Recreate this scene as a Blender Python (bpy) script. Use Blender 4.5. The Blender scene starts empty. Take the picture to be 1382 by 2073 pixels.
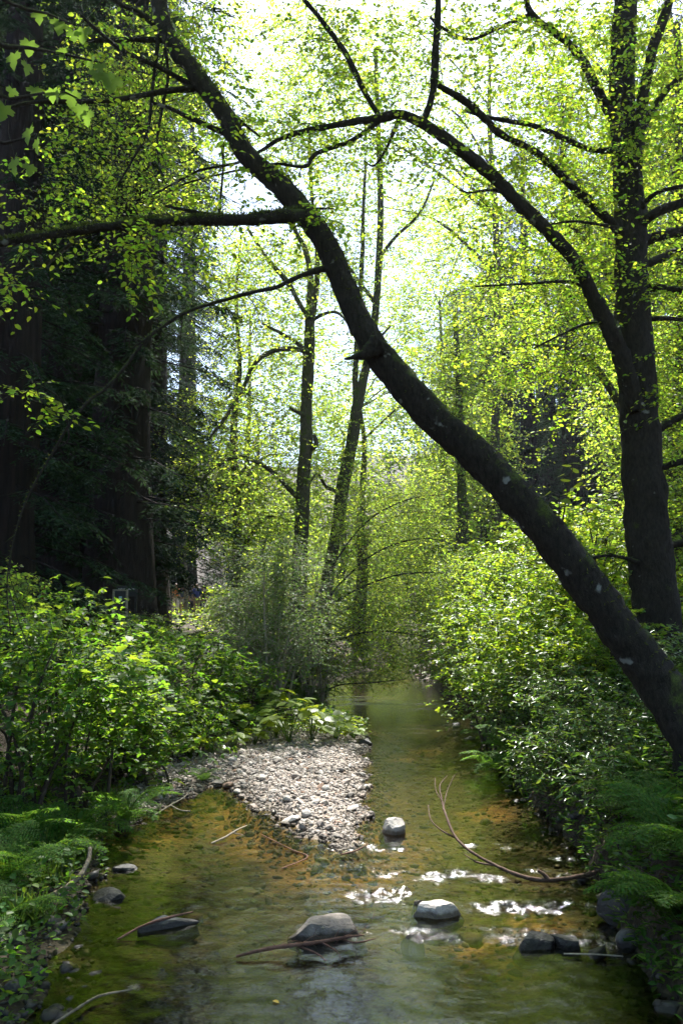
import bpy, math, random
import numpy as np
from mathutils import Vector, Matrix

# ------------------------------------------------------------------ camera, sky, sun, exposure
SC = bpy.context.scene
COL = SC.collection
W, H, F = 1382.0, 2073.0, 1675.0          # photograph size and focal length in its pixels
CAM_H, PITCH = 2.5, math.radians(6.1)
SUN_EL, SUN_AZ = math.radians(58), math.radians(6)   # azimuth measured from +Y towards +X

cam = bpy.data.objects.new('camera', bpy.data.cameras.new('camera'))
COL.objects.link(cam)
cam.location = (0, 0, CAM_H)
cam.rotation_euler = (math.radians(90) + PITCH, 0, 0)
cam.data.sensor_fit = 'VERTICAL'
cam.data.sensor_height = 36.0
cam.data.lens = 36.0 * F / H
cam.data.clip_start = 0.05
cam.data.clip_end = 4000
SC.camera = cam

world = bpy.data.worlds.new('World')
SC.world = world
world.use_nodes = True
wn = world.node_tree
sky = wn.nodes.new('ShaderNodeTexSky')
sky.sky_type = 'NISHITA'
sky.sun_disc = False
sky.sun_elevation = SUN_EL
sky.sun_rotation = SUN_AZ
sky.air_density = 1.0
sky.dust_density = 1.2
sky.ozone_density = 1.0
wn.nodes['Background'].inputs['Strength'].default_value = 0.095
wn.links.new(sky.outputs[0], wn.nodes['Background'].inputs['Color'])

sun = bpy.data.objects.new('sun', bpy.data.lights.new('sun', 'SUN'))
COL.objects.link(sun)
SUND = Vector((math.sin(SUN_AZ) * math.cos(SUN_EL), math.cos(SUN_AZ) * math.cos(SUN_EL), math.sin(SUN_EL)))
sun.rotation_euler = SUND.to_track_quat('Z', 'Y').to_euler()
sun.location = (5, 20, 40)
sun.data.energy = 5.0
sun.data.angle = math.radians(0.53)
sun.data.color = (1.0, 0.97, 0.92)

SC.view_settings.view_transform = 'Standard'
SC.view_settings.look = 'None'
SC.view_settings.exposure = 1.9
SC.view_settings.gamma = 1.0
SC.view_settings.use_curve_mapping = False
SC.render.engine = 'CYCLES'
SC.cycles.max_bounces = 5
SC.cycles.use_adaptive_sampling = True
SC.cycles.adaptive_threshold = 0.018
SC.cycles.adaptive_min_samples = 32
SC.cycles.diffuse_bounces = 2
SC.cycles.glossy_bounces = 2
SC.cycles.transmission_bounces = 4
SC.cycles.transparent_max_bounces = 5
SC.cycles.sample_clamp_indirect = 6.0
SC.cycles.caustics_reflective = False
SC.cycles.caustics_refractive = False
SC.cycles.use_denoising = True

ORD = ['leftmost', 'second from the left', 'third from the left', 'fourth from the left', 'fifth from the left', 'sixth from the left', 'seventh from the left', 'eighth from the left', 'ninth from the left', 'tenth from the left', 'eleventh from the left', 'twelfth from the left', 'thirteenth from the left', 'fourteenth from the left'] + [k + ' from the left' for k in ('fifteenth', 'sixteenth', 'seventeenth', 'eighteenth', 'nineteenth', 'twentieth', 'twenty-first', 'twenty-second')]
def order(items, i):
    xs_ = sorted((a[0], n) for n, a in enumerate(items)); return ORD[[n for _, n in xs_].index(i)]

# ------------------------------------------------------------------ pixel helpers
CP, SP = math.cos(PITCH), math.sin(PITCH)

def at(px, py, d):
    """world point seen at a pixel of the photograph, at distance d along the view"""
    v = -(py - H / 2) / F
    y = CP - v * SP
    z = SP + v * CP
    s = d / y
    return np.array([(px - W / 2) / F * s, d, CAM_H + z * s])

def ground_px(px, py, z=0.0):
    v = -(py - H / 2) / F
    y = CP - v * SP
    zz = SP + v * CP
    s = (z - CAM_H) / zz
    return np.array([(px - W / 2) / F * s, y * s])

def G(pts, z=0.0):
    return np.array([ground_px(a, b, z) for a, b in pts])

# ------------------------------------------------------------------ mesh helpers
def build(name, chunks, mats, parent=None, base=(0, 0, 0), smooth=True):
    """chunks: list of (verts Nx3, faces MxK, material index); one mesh object"""
    vs, loops, starts, mi = [], [], [], []
    off = 0; ls = 0
    for v, f, m in chunks:
        if len(v) == 0 or len(f) == 0:
            continue
        f = np.asarray(f)
        vs.append(np.asarray(v, float) - np.asarray(base, float))
        loops.append((f + off).ravel())
        k = f.shape[1]
        starts.append(ls + np.arange(len(f)) * k)
        mi.append(np.full(len(f), m))
        off += len(v); ls += f.size
    me = bpy.data.meshes.new(name)
    if vs:
        V = np.concatenate(vs); L = np.concatenate(loops); S = np.concatenate(starts); M = np.concatenate(mi)
        me.vertices.add(len(V)); me.loops.add(len(L)); me.polygons.add(len(S))
        me.vertices.foreach_set('co', V.astype(np.float32).ravel())
        me.loops.foreach_set('vertex_index', L.astype(np.int32))
        me.polygons.foreach_set('loop_start', S.astype(np.int32))
        me.polygons.foreach_set('material_index', M.astype(np.int32))
        me.polygons.foreach_set('use_smooth', np.full(len(S), bool(smooth)))
        me.update(calc_edges=True)
    for m in (mats if isinstance(mats, (list, tuple)) else [mats]):
        me.materials.append(m)
    o = bpy.data.objects.new(name, me)
    COL.objects.link(o)
    if parent is not None:
        o.parent = parent
    return o

def tag(o, label=None, cat=None, group=None, kind=None):
    if label: o['label'] = label
    if cat: o['category'] = cat
    if group: o['group'] = group
    if kind: o['kind'] = kind
    return o

def thing(name, label, cat, loc, group=None):
    o = bpy.data.objects.new(name, None)
    COL.objects.link(o)
    o.empty_display_size = 0.2
    o.location = loc
    return tag(o, label, cat, group)

def spline(P, n):
    """Catmull-Rom resample of rows (any number of columns)"""
    P = np.asarray(P, float)
    if len(P) < 3:
        t = np.linspace(0, 1, n)[:, None]
        return P[0] * (1 - t) + P[-1] * t
    Q = np.vstack([2 * P[0] - P[1], P, 2 * P[-1] - P[-2]])
    L = np.concatenate([[0], np.cumsum(np.linalg.norm(np.diff(P[:, :3], axis=0), axis=1))])
    u = np.interp(np.linspace(0, L[-1], n), L, np.arange(len(P)))
    i = np.minimum(u.astype(int), len(P) - 2); t = (u - i)[:, None]
    a, b, c, d = Q[i], Q[i + 1], Q[i + 2], Q[i + 3]
    return 0.5 * (2 * b + (c - a) * t + (2 * a - 5 * b + 4 * c - d) * t ** 2 + (3 * b - a - 3 * c + d) * t ** 3)

def tube(P, sides=10, n=None, seed=0, lump=0.08, flute=0, cap=True):
    """P rows x,y,z,r -> list of chunks (material 0)"""
    rng = np.random.default_rng(seed)
    P = np.asarray(P, float)
    n = n or max(6, 4 * len(P))
    S = spline(P, n); C = S[:, :3]; R = np.maximum(S[:, 3], 0.0015)
    T = np.gradient(C, axis=0); T /= np.linalg.norm(T, axis=1)[:, None] + 1e-9
    up = np.array([0, 0, 1.0]) if abs(T[0, 2]) < 0.9 else np.array([1.0, 0, 0])
    N = np.zeros_like(C); x = np.cross(T[0], up); x /= np.linalg.norm(x)
    for i in range(n):
        x = x - T[i] * np.dot(x, T[i]); x /= np.linalg.norm(x) + 1e-9
        N[i] = x
    B = np.cross(T, N)
    a = np.linspace(0, 2 * np.pi, sides, endpoint=False)
    ln = rng.normal(0, 1, (n, sides)) * lump
    ln = (ln + np.roll(ln, 1, 1) + np.roll(ln, 1, 0)) / 1.7
    big = lump * 0.9 * np.sin(a[None, :] * 2 + np.linspace(0, 9, n)[:, None] + seed)
    fl = flute * np.abs(np.sin(a * (sides // 6) / 1.0 + seed))[None, :] if flute else 0
    r = R[:, None] * (1 + ln + big + fl)
    V = C[:, None, :] + r[:, :, None] * (np.cos(a)[None, :, None] * N[:, None, :] + np.sin(a)[None, :, None] * B[:, None, :])
    V = V.reshape(-1, 3)
    i = np.arange(n - 1)[:, None] * sides; j = np.arange(sides)[None, :]; k = (j + 1) % sides
    q = np.stack([i + j, i + k, i + sides + k, i + sides + j], -1).reshape(-1, 4)
    out = [(V, q, 0)]
    if cap:
        e = np.vstack([V[-sides:], C[-1] + T[-1] * R[-1] * 0.4])
        j = np.arange(sides)
        out.append((e, np.stack([j, (j + 1) % sides, np.full(sides, sides)], -1), 0))
    return out

def batch_tubes(A, M_, B, r0, r1, seg=2):
    """many thin three-sided twigs: start, middle, end arrays"""
    n = len(A)
    if n == 0: return (np.zeros((0, 3)), np.zeros((0, 4), int), 0)
    D = B - A; D /= np.linalg.norm(D, axis=1)[:, None] + 1e-9
    x = np.cross(D, np.tile([0.13, 0.2, 1.0], (n, 1))); x /= np.linalg.norm(x, axis=1)[:, None] + 1e-9
    y = np.cross(D, x)
    rings = []
    for P, r in (((A, r0), (M_, (r0 + r1) / 2), (B, r1)) if seg == 2 else ((A, r0), (B, r1))):
        for k in range(3):
            an = 2 * np.pi * k / 3
            rings.append(P + (x * math.cos(an) + y * math.sin(an)) * (r if np.isscalar(r) else r[:, None]))
    V = np.stack(rings, 1)
    q = []
    for s in range(seg):
        for k in range(3):
            q.append([s * 3 + k, s * 3 + (k + 1) % 3, s * 3 + 3 + (k + 1) % 3, s * 3 + 3 + k])
    q = np.array(q)[None] + (np.arange(n) * 3 * (seg + 1))[:, None, None]
    return (V.reshape(-1, 3), q.reshape(-1, 4), 0)

LEAF_HEX = (np.array([[0, 0, 0], [.28, -.30, .07], [.68, -.26, .04], [1, 0, -.1], [.68, .26, .04], [.28, .30, .07]]),
            np.array([[0, 1, 2, 3], [0, 3, 4, 5]]))
LEAF_RHO = (np.array([[0, 0, 0], [.45, -.33, .03], [1, 0, -.06], [.45, .33, .03]]), np.array([[0, 1, 2, 3]]))
LEAF_NARROW = (np.array([[0, 0, 0], [.35, -.15, .04], [.72, -.13, .02], [1, 0, -.08], [.72, .13, .02], [.35, .15, .04]]),
               np.array([[0, 1, 2, 3], [0, 3, 4, 5]]))
LEAF_NEEDLE = (np.array([[0, 0, 0], [.4, -.13, 0], [1, 0, -.05], [.4, .13, 0]]), np.array([[0, 1, 2, 3]]))

def leaves(P, D, N, S, tpl=LEAF_HEX, mat=0):
    n = len(P)
    if n == 0: return (np.zeros((0, 3)), np.zeros((0, 4), int), mat)
    D = D / (np.linalg.norm(D, axis=1)[:, None] + 1e-9)
    N = N - D * np.sum(N * D, 1)[:, None]; N /= np.linalg.norm(N, axis=1)[:, None] + 1e-9
    Lx = np.cross(N, D)
    t, f = tpl
    V = P[:, None, :] + S[:, None, None] * (t[None, :, 0:1] * D[:, None] + t[None, :, 1:2] * Lx[:, None] + t[None, :, 2:3] * N[:, None])
    Fc = f[None] + (np.arange(n) * len(t))[:, None, None]
    return (V.reshape(-1, 3), Fc.reshape(-1, f.shape[1]), mat)

# ------------------------------------------------------------------ where the canopy stays open to the sun
KX, KY = SUND.x / SUND.z, SUND.y / SUND.z
LIT = []     # (x, y, rx, ry, strength) on the plane z = 0

def lit_px(px, py, rx, ry, s=0.9, z=0.0):
    g = ground_px(px, py, z)
    LIT.append((g[0] - z * KX, g[1] - z * KY, rx, ry, s))

def keep_open(P, rng, f=1.):
    gx = P[:, 0] - P[:, 2] * KX; gy = P[:, 1] - P[:, 2] * KY
    k = np.ones(len(P))
    for x, y, rx, ry, s in LIT:
        d2 = ((gx - x) / rx) ** 2 + ((gy - y) / ry) ** 2
        k *= 1 - .9 * f * s * (d2 < 1)
    return rng.random(len(P)) < k

def foliage(C, R, rng, twigs=10, per=8, size=0.06, L=0.45, droop=0.15, tpl=LEAF_HEX, flat=0.45, sunfilter=True, twig_r=0.0025, tri=False, hang=-0.1):
    """clump centres C, radii R -> leaf chunk (material 1) and twig chunk (material 0)"""
    C = np.asarray(C, float); R = np.asarray(R, float)
    if R.ndim == 1: R = np.repeat(R[:, None], 3, 1)
    n = len(C)
    u = rng.normal(size=(n, twigs, 3)); u /= np.linalg.norm(u, axis=2)[:, :, None]
    rad = rng.random((n, twigs, 1)) ** 0.5
    O = (C[:, None] + R[:, None] * u * rad * 0.8).reshape(-1, 3)
    D = u.copy(); D[:, :, 2] *= 0.3; D = D.reshape(-1, 3) + rng.normal(0, .45, (n * twigs, 3)); D[:, 2] = D[:, 2] * 0.6 + hang
    D /= np.linalg.norm(D, axis=1)[:, None]
    Ls = L * rng.uniform(.6, 1.3, len(O))
    if sunfilter:
        k = keep_open(O + D * Ls[:, None] * .5, rng, float(sunfilter)); O, D, Ls = O[k], D[k], Ls[k]
    m = len(O)
    if m == 0: return [(np.zeros((0, 3)), np.zeros((0, 4), int), 0)]
    tw = batch_tubes(O, O + D * (Ls * .5)[:, None] - np.array([0, 0, 1.]) * (droop * Ls * .25)[:, None],
                     O + D * Ls[:, None] - np.array([0, 0, 1.]) * (droop * Ls)[:, None], twig_r * 1.6, twig_r * .6, 1 if tpl is LEAF_RHO else 2)
    t = (np.arange(per)[None, :] + rng.uniform(.2, 1.0, (m, per))) / per
    P = O[:, None] + D[:, None] * (Ls[:, None] * t)[:, :, None]
    P[:, :, 2] -= droop * Ls[:, None] * t ** 2
    side = np.where(np.arange(per) % 2, 1., -1.)[None, :, None]
    lat = np.cross(D, [0, 0, 1.]); lat /= np.linalg.norm(lat, axis=1)[:, None] + 1e-6
    LD = lat[:, None] * side * .9 + D[:, None] * .6 + rng.normal(0, .3, (m, per, 3))
    LD[:, :, 2] -= .15
    NN = rng.normal(0, flat, (m, per, 3)); NN[:, :, 2] += 1
    S = size * rng.uniform(.5, 1.35, (m, per))
    P, LD, NN, S = P.reshape(-1, 3), LD.reshape(-1, 3), NN.reshape(-1, 3), S.ravel()
    if tri:    # three leaflets on one stalk
        ld = LD / np.linalg.norm(LD, axis=1)[:, None]
        lt = np.cross(NN / np.linalg.norm(NN, axis=1)[:, None], ld)
        P = np.concatenate([P, P, P]); LD = np.concatenate([ld, ld * .25 + lt, ld * .25 - lt]); NN = np.concatenate([NN] * 3)
        S = np.concatenate([S, S * .8, S * .8])
    return [tw, leaves(P, LD, NN, S, tpl, 1)]

def rect_clumps(rects, rng, size, per_clump):
    """rects: x0,y0,x1,y1 (pixels), d0,d1 (metres), cover, clump radius -> centres and radii; cover = mean leaf layers"""
    Cs, Rs = [], []
    for x0, y0, x1, y1, d0, d1, cov, r in rects:
        dm = (d0 + d1) / 2
        a = (size * F / dm) ** 2 * (.22 if dm < 15 else .15)
        n = max(2, int(cov * (x1 - x0) * (y1 - y0) / a / per_clump))
        for _ in range(n):
            Cs.append(at(rng.uniform(x0, x1), rng.uniform(y0, y1), rng.uniform(d0, d1))); Rs.append(r * rng.uniform(.7, 1.3))
    return np.array(Cs), np.array(Rs)

# ------------------------------------------------------------------ materials
def mat(name):
    m = bpy.data.materials.new(name); m.use_nodes = True
    nt = m.node_tree
    for n in list(nt.nodes): nt.nodes.remove(n)
    out = nt.nodes.new('ShaderNodeOutputMaterial')
    return m, nt, out

def nd(nt, kind, **kw):
    n = nt.nodes.new('ShaderNode' + kind)
    for k, v in kw.items():
        if k in n.inputs: n.inputs[k].default_value = v
        else: setattr(n, k, v)
    return n

def ramp(nt, src, stops):
    r = nt.nodes.new('ShaderNodeValToRGB'); e = r.color_ramp.elements
    while len(e) < len(stops): e.new(.5)
    for i, (p, c) in enumerate(stops):
        e[i].position = p; e[i].color = (*c, 1) if len(c) == 3 else c
    nt.links.new(src, r.inputs[0]); return r.outputs[0]

def mixc(nt, fac, a, b):
    m = nt.nodes.new('ShaderNodeMix'); m.data_type = 'RGBA'
    for s, k in ((fac, 0), (a, 6), (b, 7)):
        if hasattr(s, 'is_output'): nt.links.new(s, m.inputs[k])
        else: m.inputs[k].default_value = s if k == 0 else (*s, 1)
    return m.outputs[2]

def leaf_mat(name, col, trans, tw=.5, rough=.42, var=.35, yellow=0.06, spec=.5):
    m, nt, out = mat(name)
    geo = nd(nt, 'NewGeometry')
    hs1, hs2 = nd(nt, 'HueSaturation', Color=(*col, 1)), nd(nt, 'HueSaturation', Color=(*trans, 1))
    mr = nd(nt, 'MapRange'); mr.inputs[3].default_value = 1 - var; mr.inputs[4].default_value = 1 + var
    nt.links.new(geo.outputs['Random Per Island'], mr.inputs[0])
    m2 = nd(nt, 'Math', operation='FRACT'); mm = nd(nt, 'Math', operation='MULTIPLY'); mm.inputs[1].default_value = 17.31
    nt.links.new(geo.outputs['Random Per Island'], mm.inputs[0]); nt.links.new(mm.outputs[0], m2.inputs[0])
    mh = nd(nt, 'MapRange'); mh.inputs[3].default_value = .5 - yellow * .6; mh.inputs[4].default_value = .5 + yellow * .4
    nt.links.new(m2.outputs[0], mh.inputs[0])
    for h in (hs1, hs2):
        nt.links.new(mr.outputs[0], h.inputs['Value']); nt.links.new(mh.outputs[0], h.inputs['Hue'])
    p = nd(nt, 'BsdfPrincipled', Roughness=rough)
    p.inputs['Specular IOR Level'].default_value = spec
    nt.links.new(hs1.outputs[0], p.inputs['Base Color'])
    t = nd(nt, 'BsdfTranslucent'); nt.links.new(hs2.outputs[0], t.inputs['Color'])
    mx = nd(nt, 'MixShader'); mx.inputs[0].default_value = tw
    nt.links.new(p.outputs[0], mx.inputs[1]); nt.links.new(t.outputs[0], mx.inputs[2])
    nt.links.new(mx.outputs[0], out.inputs[0])
    return m

def bark_mat(name, dark, light, scale=(14, 14, 5), lichen=0.0, moss=0.0, bump=.02, mosscol=(.055, .075, .012)):
    m, nt, out = mat(name)
    tc = nd(nt, 'TexCoord'); mp = nd(nt, 'Mapping'); mp.inputs['Scale'].default_value = scale
    nt.links.new(tc.outputs['Object'], mp.inputs[0])
    n1 = nd(nt, 'TexNoise', Scale=1.0, Detail=8.0, Roughness=.65); nt.links.new(mp.outputs[0], n1.inputs[0])
    c = ramp(nt, n1.outputs[0], [(.32, dark), (.68, light)])
    if lichen:
        n2 = nd(nt, 'TexNoise', Scale=4.5, Detail=3.0); nt.links.new(tc.outputs['Object'], n2.inputs[0])
        f = ramp(nt, n2.outputs[0], [(.70 - lichen, (0, 0, 0)), (.74 - lichen, (1, 1, 1))])
        c = mixc(nt, f, c, (.20, .205, .19))
    if moss:
        geo = nd(nt, 'NewGeometry'); sx = nd(nt, 'SeparateXYZ'); nt.links.new(geo.outputs['Normal'], sx.inputs[0])
        n3 = nd(nt, 'TexNoise', Scale=3.0, Detail=6.0, Roughness=.7); nt.links.new(tc.outputs['Object'], n3.inputs[0])
        ad = nd(nt, 'Math', operation='MULTIPLY_ADD'); nt.links.new(sx.outputs[2], ad.inputs[0]); ad.inputs[1].default_value = .28
        nt.links.new(n3.outputs[0], ad.inputs[2])
        f = ramp(nt, ad.outputs[0], [(.72 - moss, (0, 0, 0)), (.84 - moss, (1, 1, 1))])
        n4 = nd(nt, 'TexNoise', Scale=60.0, Detail=3.0); nt.links.new(tc.outputs['Object'], n4.inputs[0])
        mc = ramp(nt, n4.outputs[0], [(.3, tuple(x * .45 for x in mosscol)), (.7, tuple(x * 1.5 for x in mosscol))])
        c = mixc(nt, f, c, mc)
    b = nd(nt, 'Bump', Strength=.9, Distance=bump)
    n5 = nd(nt, 'TexNoise', Scale=2.2, Detail=10.0, Roughness=.7); nt.links.new(mp.outputs[0], n5.inputs[0])
    nt.links.new(n5.outputs[0], b.inputs['Height'])
    p = nd(nt, 'BsdfPrincipled', Roughness=.9); p.inputs['Specular IOR Level'].default_value = .2
    nt.links.new(c, p.inputs['Base Color']); nt.links.new(b.outputs[0], p.inputs['Normal'])
    nt.links.new(p.outputs[0], out.inputs[0])
    return m

def stone_mat(name, stops, scale=6., rough=.75, bump=.01, island=False, moss=0, spec=.4):
    m, nt, out = mat(name)
    tc = nd(nt, 'TexCoord')
    if island:
        geo = nd(nt, 'NewGeometry'); c = ramp(nt, geo.outputs['Random Per Island'], stops)
    else:
        n1 = nd(nt, 'TexNoise', Scale=scale, Detail=9.0, Roughness=.68); nt.links.new(tc.outputs['Object'], n1.inputs[0])
        c = ramp(nt, n1.outputs[0], stops)
    if moss:
        geo = nd(nt, 'NewGeometry'); sx = nd(nt, 'SeparateXYZ'); nt.links.new(geo.outputs['Normal'], sx.inputs[0])
        n3 = nd(nt, 'TexNoise', Scale=5.0, Detail=5.0); nt.links.new(tc.outputs['Object'], n3.inputs[0])
        ad = nd(nt, 'Math', operation='MULTIPLY_ADD'); nt.links.new(sx.outputs[2], ad.inputs[0]); ad.inputs[1].default_value = .3
        nt.links.new(n3.outputs[0], ad.inputs[2])
        c = mixc(nt, ramp(nt, ad.outputs[0], [(.9 - moss, (0, 0, 0)), (1. - moss, (1, 1, 1))]), c, (.07, .1, .015))
    gp_ = nd(nt, 'NewGeometry'); sp_ = nd(nt, 'SeparateXYZ'); nt.links.new(gp_.outputs['Position'], sp_.inputs[0])
    nw = nd(nt, 'TexNoise', Scale=14.0, Detail=3.0); nt.links.new(gp_.outputs['Position'], nw.inputs[0])
    wl = nd(nt, 'Math', operation='MULTIPLY_ADD'); nt.links.new(nw.outputs[0], wl.inputs[0]); wl.inputs[1].default_value = -.06; nt.links.new(sp_.outputs[2], wl.inputs[2])
    wet = ramp(nt, wl.outputs[0], [(0, (.30, .27, .22)), (.02, (1, 1, 1))])
    ml = nt.nodes.new('ShaderNodeMix'); ml.data_type = 'RGBA'; ml.blend_type = 'MULTIPLY'; ml.inputs[0].default_value = 1
    nt.links.new(c, ml.inputs[6]); nt.links.new(wet, ml.inputs[7]); c = ml.outputs[2]
    n5 = nd(nt, 'TexNoise', Scale=scale * 5, Detail=8.0, Roughness=.7); nt.links.new(tc.outputs['Object'], n5.inputs[0])
    b = nd(nt, 'Bump', Strength=.8, Distance=bump); nt.links.new(n5.outputs[0], b.inputs['Height'])
    p = nd(nt, 'BsdfPrincipled', Roughness=rough); p.inputs['Specular IOR Level'].default_value = spec
    nt.links.new(c, p.inputs['Base Color']); nt.links.new(b.outputs[0], p.inputs['Normal'])
    nt.links.new(p.outputs[0], out.inputs[0])
    return m

def plain(name, col, rough=.7, var=.25, scale=20):
    m, nt, out = mat(name)
    tc = nd(nt, 'TexCoord'); n = nd(nt, 'TexNoise', Scale=float(scale), Detail=4.0); nt.links.new(tc.outputs['Object'], n.inputs[0])
    c = ramp(nt, n.outputs[0], [(.3, tuple(x * (1 - var) for x in col)), (.7, tuple(min(1, x * (1 + var)) for x in col))])
    p = nd(nt, 'BsdfPrincipled', Roughness=rough); nt.links.new(c, p.inputs['Base Color']); nt.links.new(p.outputs[0], out.inputs[0])
    return m

M = {}
M['alder_leaf'] = leaf_mat('alder_leaf', (.10, .19, .035), (.37, .55, .03), .66, rough=.5, yellow=.07)
M['far_leaf'] = leaf_mat('far_alder_leaf', (.13, .24, .05), (.43, .60, .05), .68, rough=.5, yellow=.06)
M['bush_leaf'] = leaf_mat('bush_leaf', (.11, .21, .035), (.34, .50, .025), .54, rough=.38, yellow=.06)
M['berry_leaf'] = leaf_mat('berry_leaf', (.055, .12, .022), (.23, .42, .025), .55, rough=.5, spec=.3, yellow=.06)
M['dark_leaf'] = leaf_mat('dark_shrub_leaf', (.09, .16, .05), (.22, .36, .05), .45, rough=.55, yellow=.05, spec=.35)
M['rhodo_leaf'] = leaf_mat('glossy_leaf', (.07, .14, .03), (.16, .28, .025), .4, rough=.3, yellow=.05)
M['maple_leaf'] = leaf_mat('maple_leaf', (.05, .10, .02), (.15, .33, .035), .6, rough=.5, yellow=.05, spec=.25)
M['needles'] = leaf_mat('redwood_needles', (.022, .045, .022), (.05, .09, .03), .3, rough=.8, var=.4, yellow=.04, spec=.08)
M['fern'] = leaf_mat('fern_frond', (.05, .115, .02), (.17, .34, .028), .5, rough=.65, yellow=.05, spec=.15)
M['grass'] = leaf_mat('grass_blade', (.05, .09, .02), (.16, .28, .03), .45, yellow=.06)
M['moss'] = leaf_mat('moss_tuft', (.04, .06, .012), (.14, .18, .02), .45, rough=.7, yellow=.05)
M['litter'] = leaf_mat('dead_leaf', (.16, .085, .035), (.12, .06, .02), .3, var=.5, yellow=.08)
M['yellow_leaf'] = leaf_mat('yellow_leaf', (.6, .42, .03), (.4, .3, .02), .35, yellow=.02)
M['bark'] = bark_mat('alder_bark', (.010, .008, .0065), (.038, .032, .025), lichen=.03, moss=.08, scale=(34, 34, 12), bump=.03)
M['bark_mossy'] = bark_mat('mossy_bark', (.03, .026, .016), (.10, .09, .06), lichen=.02, moss=.2, scale=(30, 30, 10))
M['twig'] = bark_mat('twig_bark', (.03, .022, .016), (.09, .07, .05), scale=(30, 30, 30), bump=.003)
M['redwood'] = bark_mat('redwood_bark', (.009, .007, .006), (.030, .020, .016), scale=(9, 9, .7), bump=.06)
M['dead_wood'] = bark_mat('dead_wood', (.10, .075, .05), (.30, .25, .18), scale=(8, 40, 40), bump=.006)
M['red_wood_stick'] = bark_mat('wet_red_branch', (.07, .035, .025), (.22, .12, .085), scale=(20, 60, 60), bump=.004)
M['wet_brown'] = bark_mat('wet_brown_branch', (.03, .018, .013), (.14, .09, .065), scale=(30, 60, 60), bump=.004)
M['pale_twig'] = bark_mat('pale_twig', (.2, .16, .11), (.42, .36, .28), scale=(30, 30, 30), bump=.003)
M['pebbles'] = stone_mat('gravel_pebbles', [(0, (.07, .06, .05)), (.25, (.17, .14, .12)), (.55, (.27, .23, .20)), (.85, (.40, .36, .32)), (1, (.20, .11, .065))], scale=30, island=True, bump=.003)
M['bed_stones'] = stone_mat('stream_bed_stones', [(0, (.012, .009, .005)), (.35, (.03, .02, .009)), (.7, (.055, .036, .016)), (1, (.09, .06, .03))], scale=30, island=True, bump=.003)
M['dark_stones'] = stone_mat('damp_bank_stones', [(0, (.02, .018, .016)), (.5, (.045, .04, .034)), (1, (.08, .07, .06))], scale=30, island=True, bump=.003, rough=.5)
M['rock'] = stone_mat('boulder_rock', [(.3, (.10, .085, .072)), (.55, (.20, .17, .145)), (.75, (.32, .285, .25))], scale=11, bump=.02)
M['rock_pale'] = stone_mat('pale_rock', [(.3, (.28, .25, .22)), (.6, (.42, .38, .34)), (.8, (.5, .47, .42))], scale=14, bump=.012, moss=.03)
M['rock_dark'] = stone_mat('dark_wet_rock', [(.3, (.018, .016, .014)), (.7, (.06, .055, .05))], scale=4, bump=.02, rough=.45)
M['rock_grey'] = stone_mat('grey_rock', [(.3, (.035, .034, .033)), (.7, (.10, .097, .092))], scale=12, bump=.008, rough=.5)

# water: clear, with the reflection of what stands around it, rippled more where the riffles run
m, nt, out = mat('stream_water')
tc = nd(nt, 'TexCoord')
mp = nd(nt, 'Mapping'); mp.inputs['Scale'].default_value = (6.0, 10.0, 1); nt.links.new(tc.outputs['Object'], mp.inputs[0])
n1 = nd(nt, 'TexNoise', Scale=1.0, Detail=3.0, Roughness=.5, Distortion=.6); nt.links.new(mp.outputs[0], n1.inputs[0])
mp2 = nd(nt, 'Mapping'); mp2.inputs['Scale'].default_value = (34.0, 46.0, 1); nt.links.new(tc.outputs['Object'], mp2.inputs[0])
n2 = nd(nt, 'TexNoise', Scale=1.0, Detail=3.0, Roughness=.6, Distortion=.8); nt.links.new(mp2.outputs[0], n2.inputs[0])
av = nd(nt, 'Attribute', attribute_name='riffle')
b1 = nd(nt, 'Bump', Strength=1.0, Distance=.0045); nt.links.new(n1.outputs[0], b1.inputs['Height'])
rf = nd(nt, 'Math', operation='MULTIPLY_ADD'); nt.links.new(av.outputs['Fac'], rf.inputs[0]); rf.inputs[1].default_value = .016; rf.inputs[2].default_value = .0009
b2 = nd(nt, 'Bump', Strength=1.0); nt.links.new(n2.outputs[0], b2.inputs['Height']); nt.links.new(rf.outputs[0], b2.inputs['Distance'])
nt.links.new(b1.outputs[0], b2.inputs['Normal'])
fr = nd(nt, 'Fresnel', IOR=1.6); nt.links.new(b2.outputs[0], fr.inputs['Normal'])
gl = nd(nt, 'BsdfGlossy', Roughness=.035); rr_ = nd(nt, 'Math', operation='MULTIPLY_ADD'); nt.links.new(av.outputs['Fac'], rr_.inputs[0]); rr_.inputs[1].default_value = .15; rr_.inputs[2].default_value = .03; nt.links.new(rr_.outputs[0], gl.inputs['Roughness']); gl.inputs['Color'].default_value = (1, 1, 1, 1); nt.links.new(b2.outputs[0], gl.inputs['Normal'])
tr = nd(nt, 'BsdfTransparent'); tr.inputs['Color'].default_value = (.68, .64, .45, 1)
mx = nd(nt, 'MixShader'); nt.links.new(fr.outputs[0], mx.inputs[0]); nt.links.new(tr.outputs[0], mx.inputs[1]); nt.links.new(gl.outputs[0], mx.inputs[2])
nt.links.new(mx.outputs[0], out.inputs[0])
M['water'] = m

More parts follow.
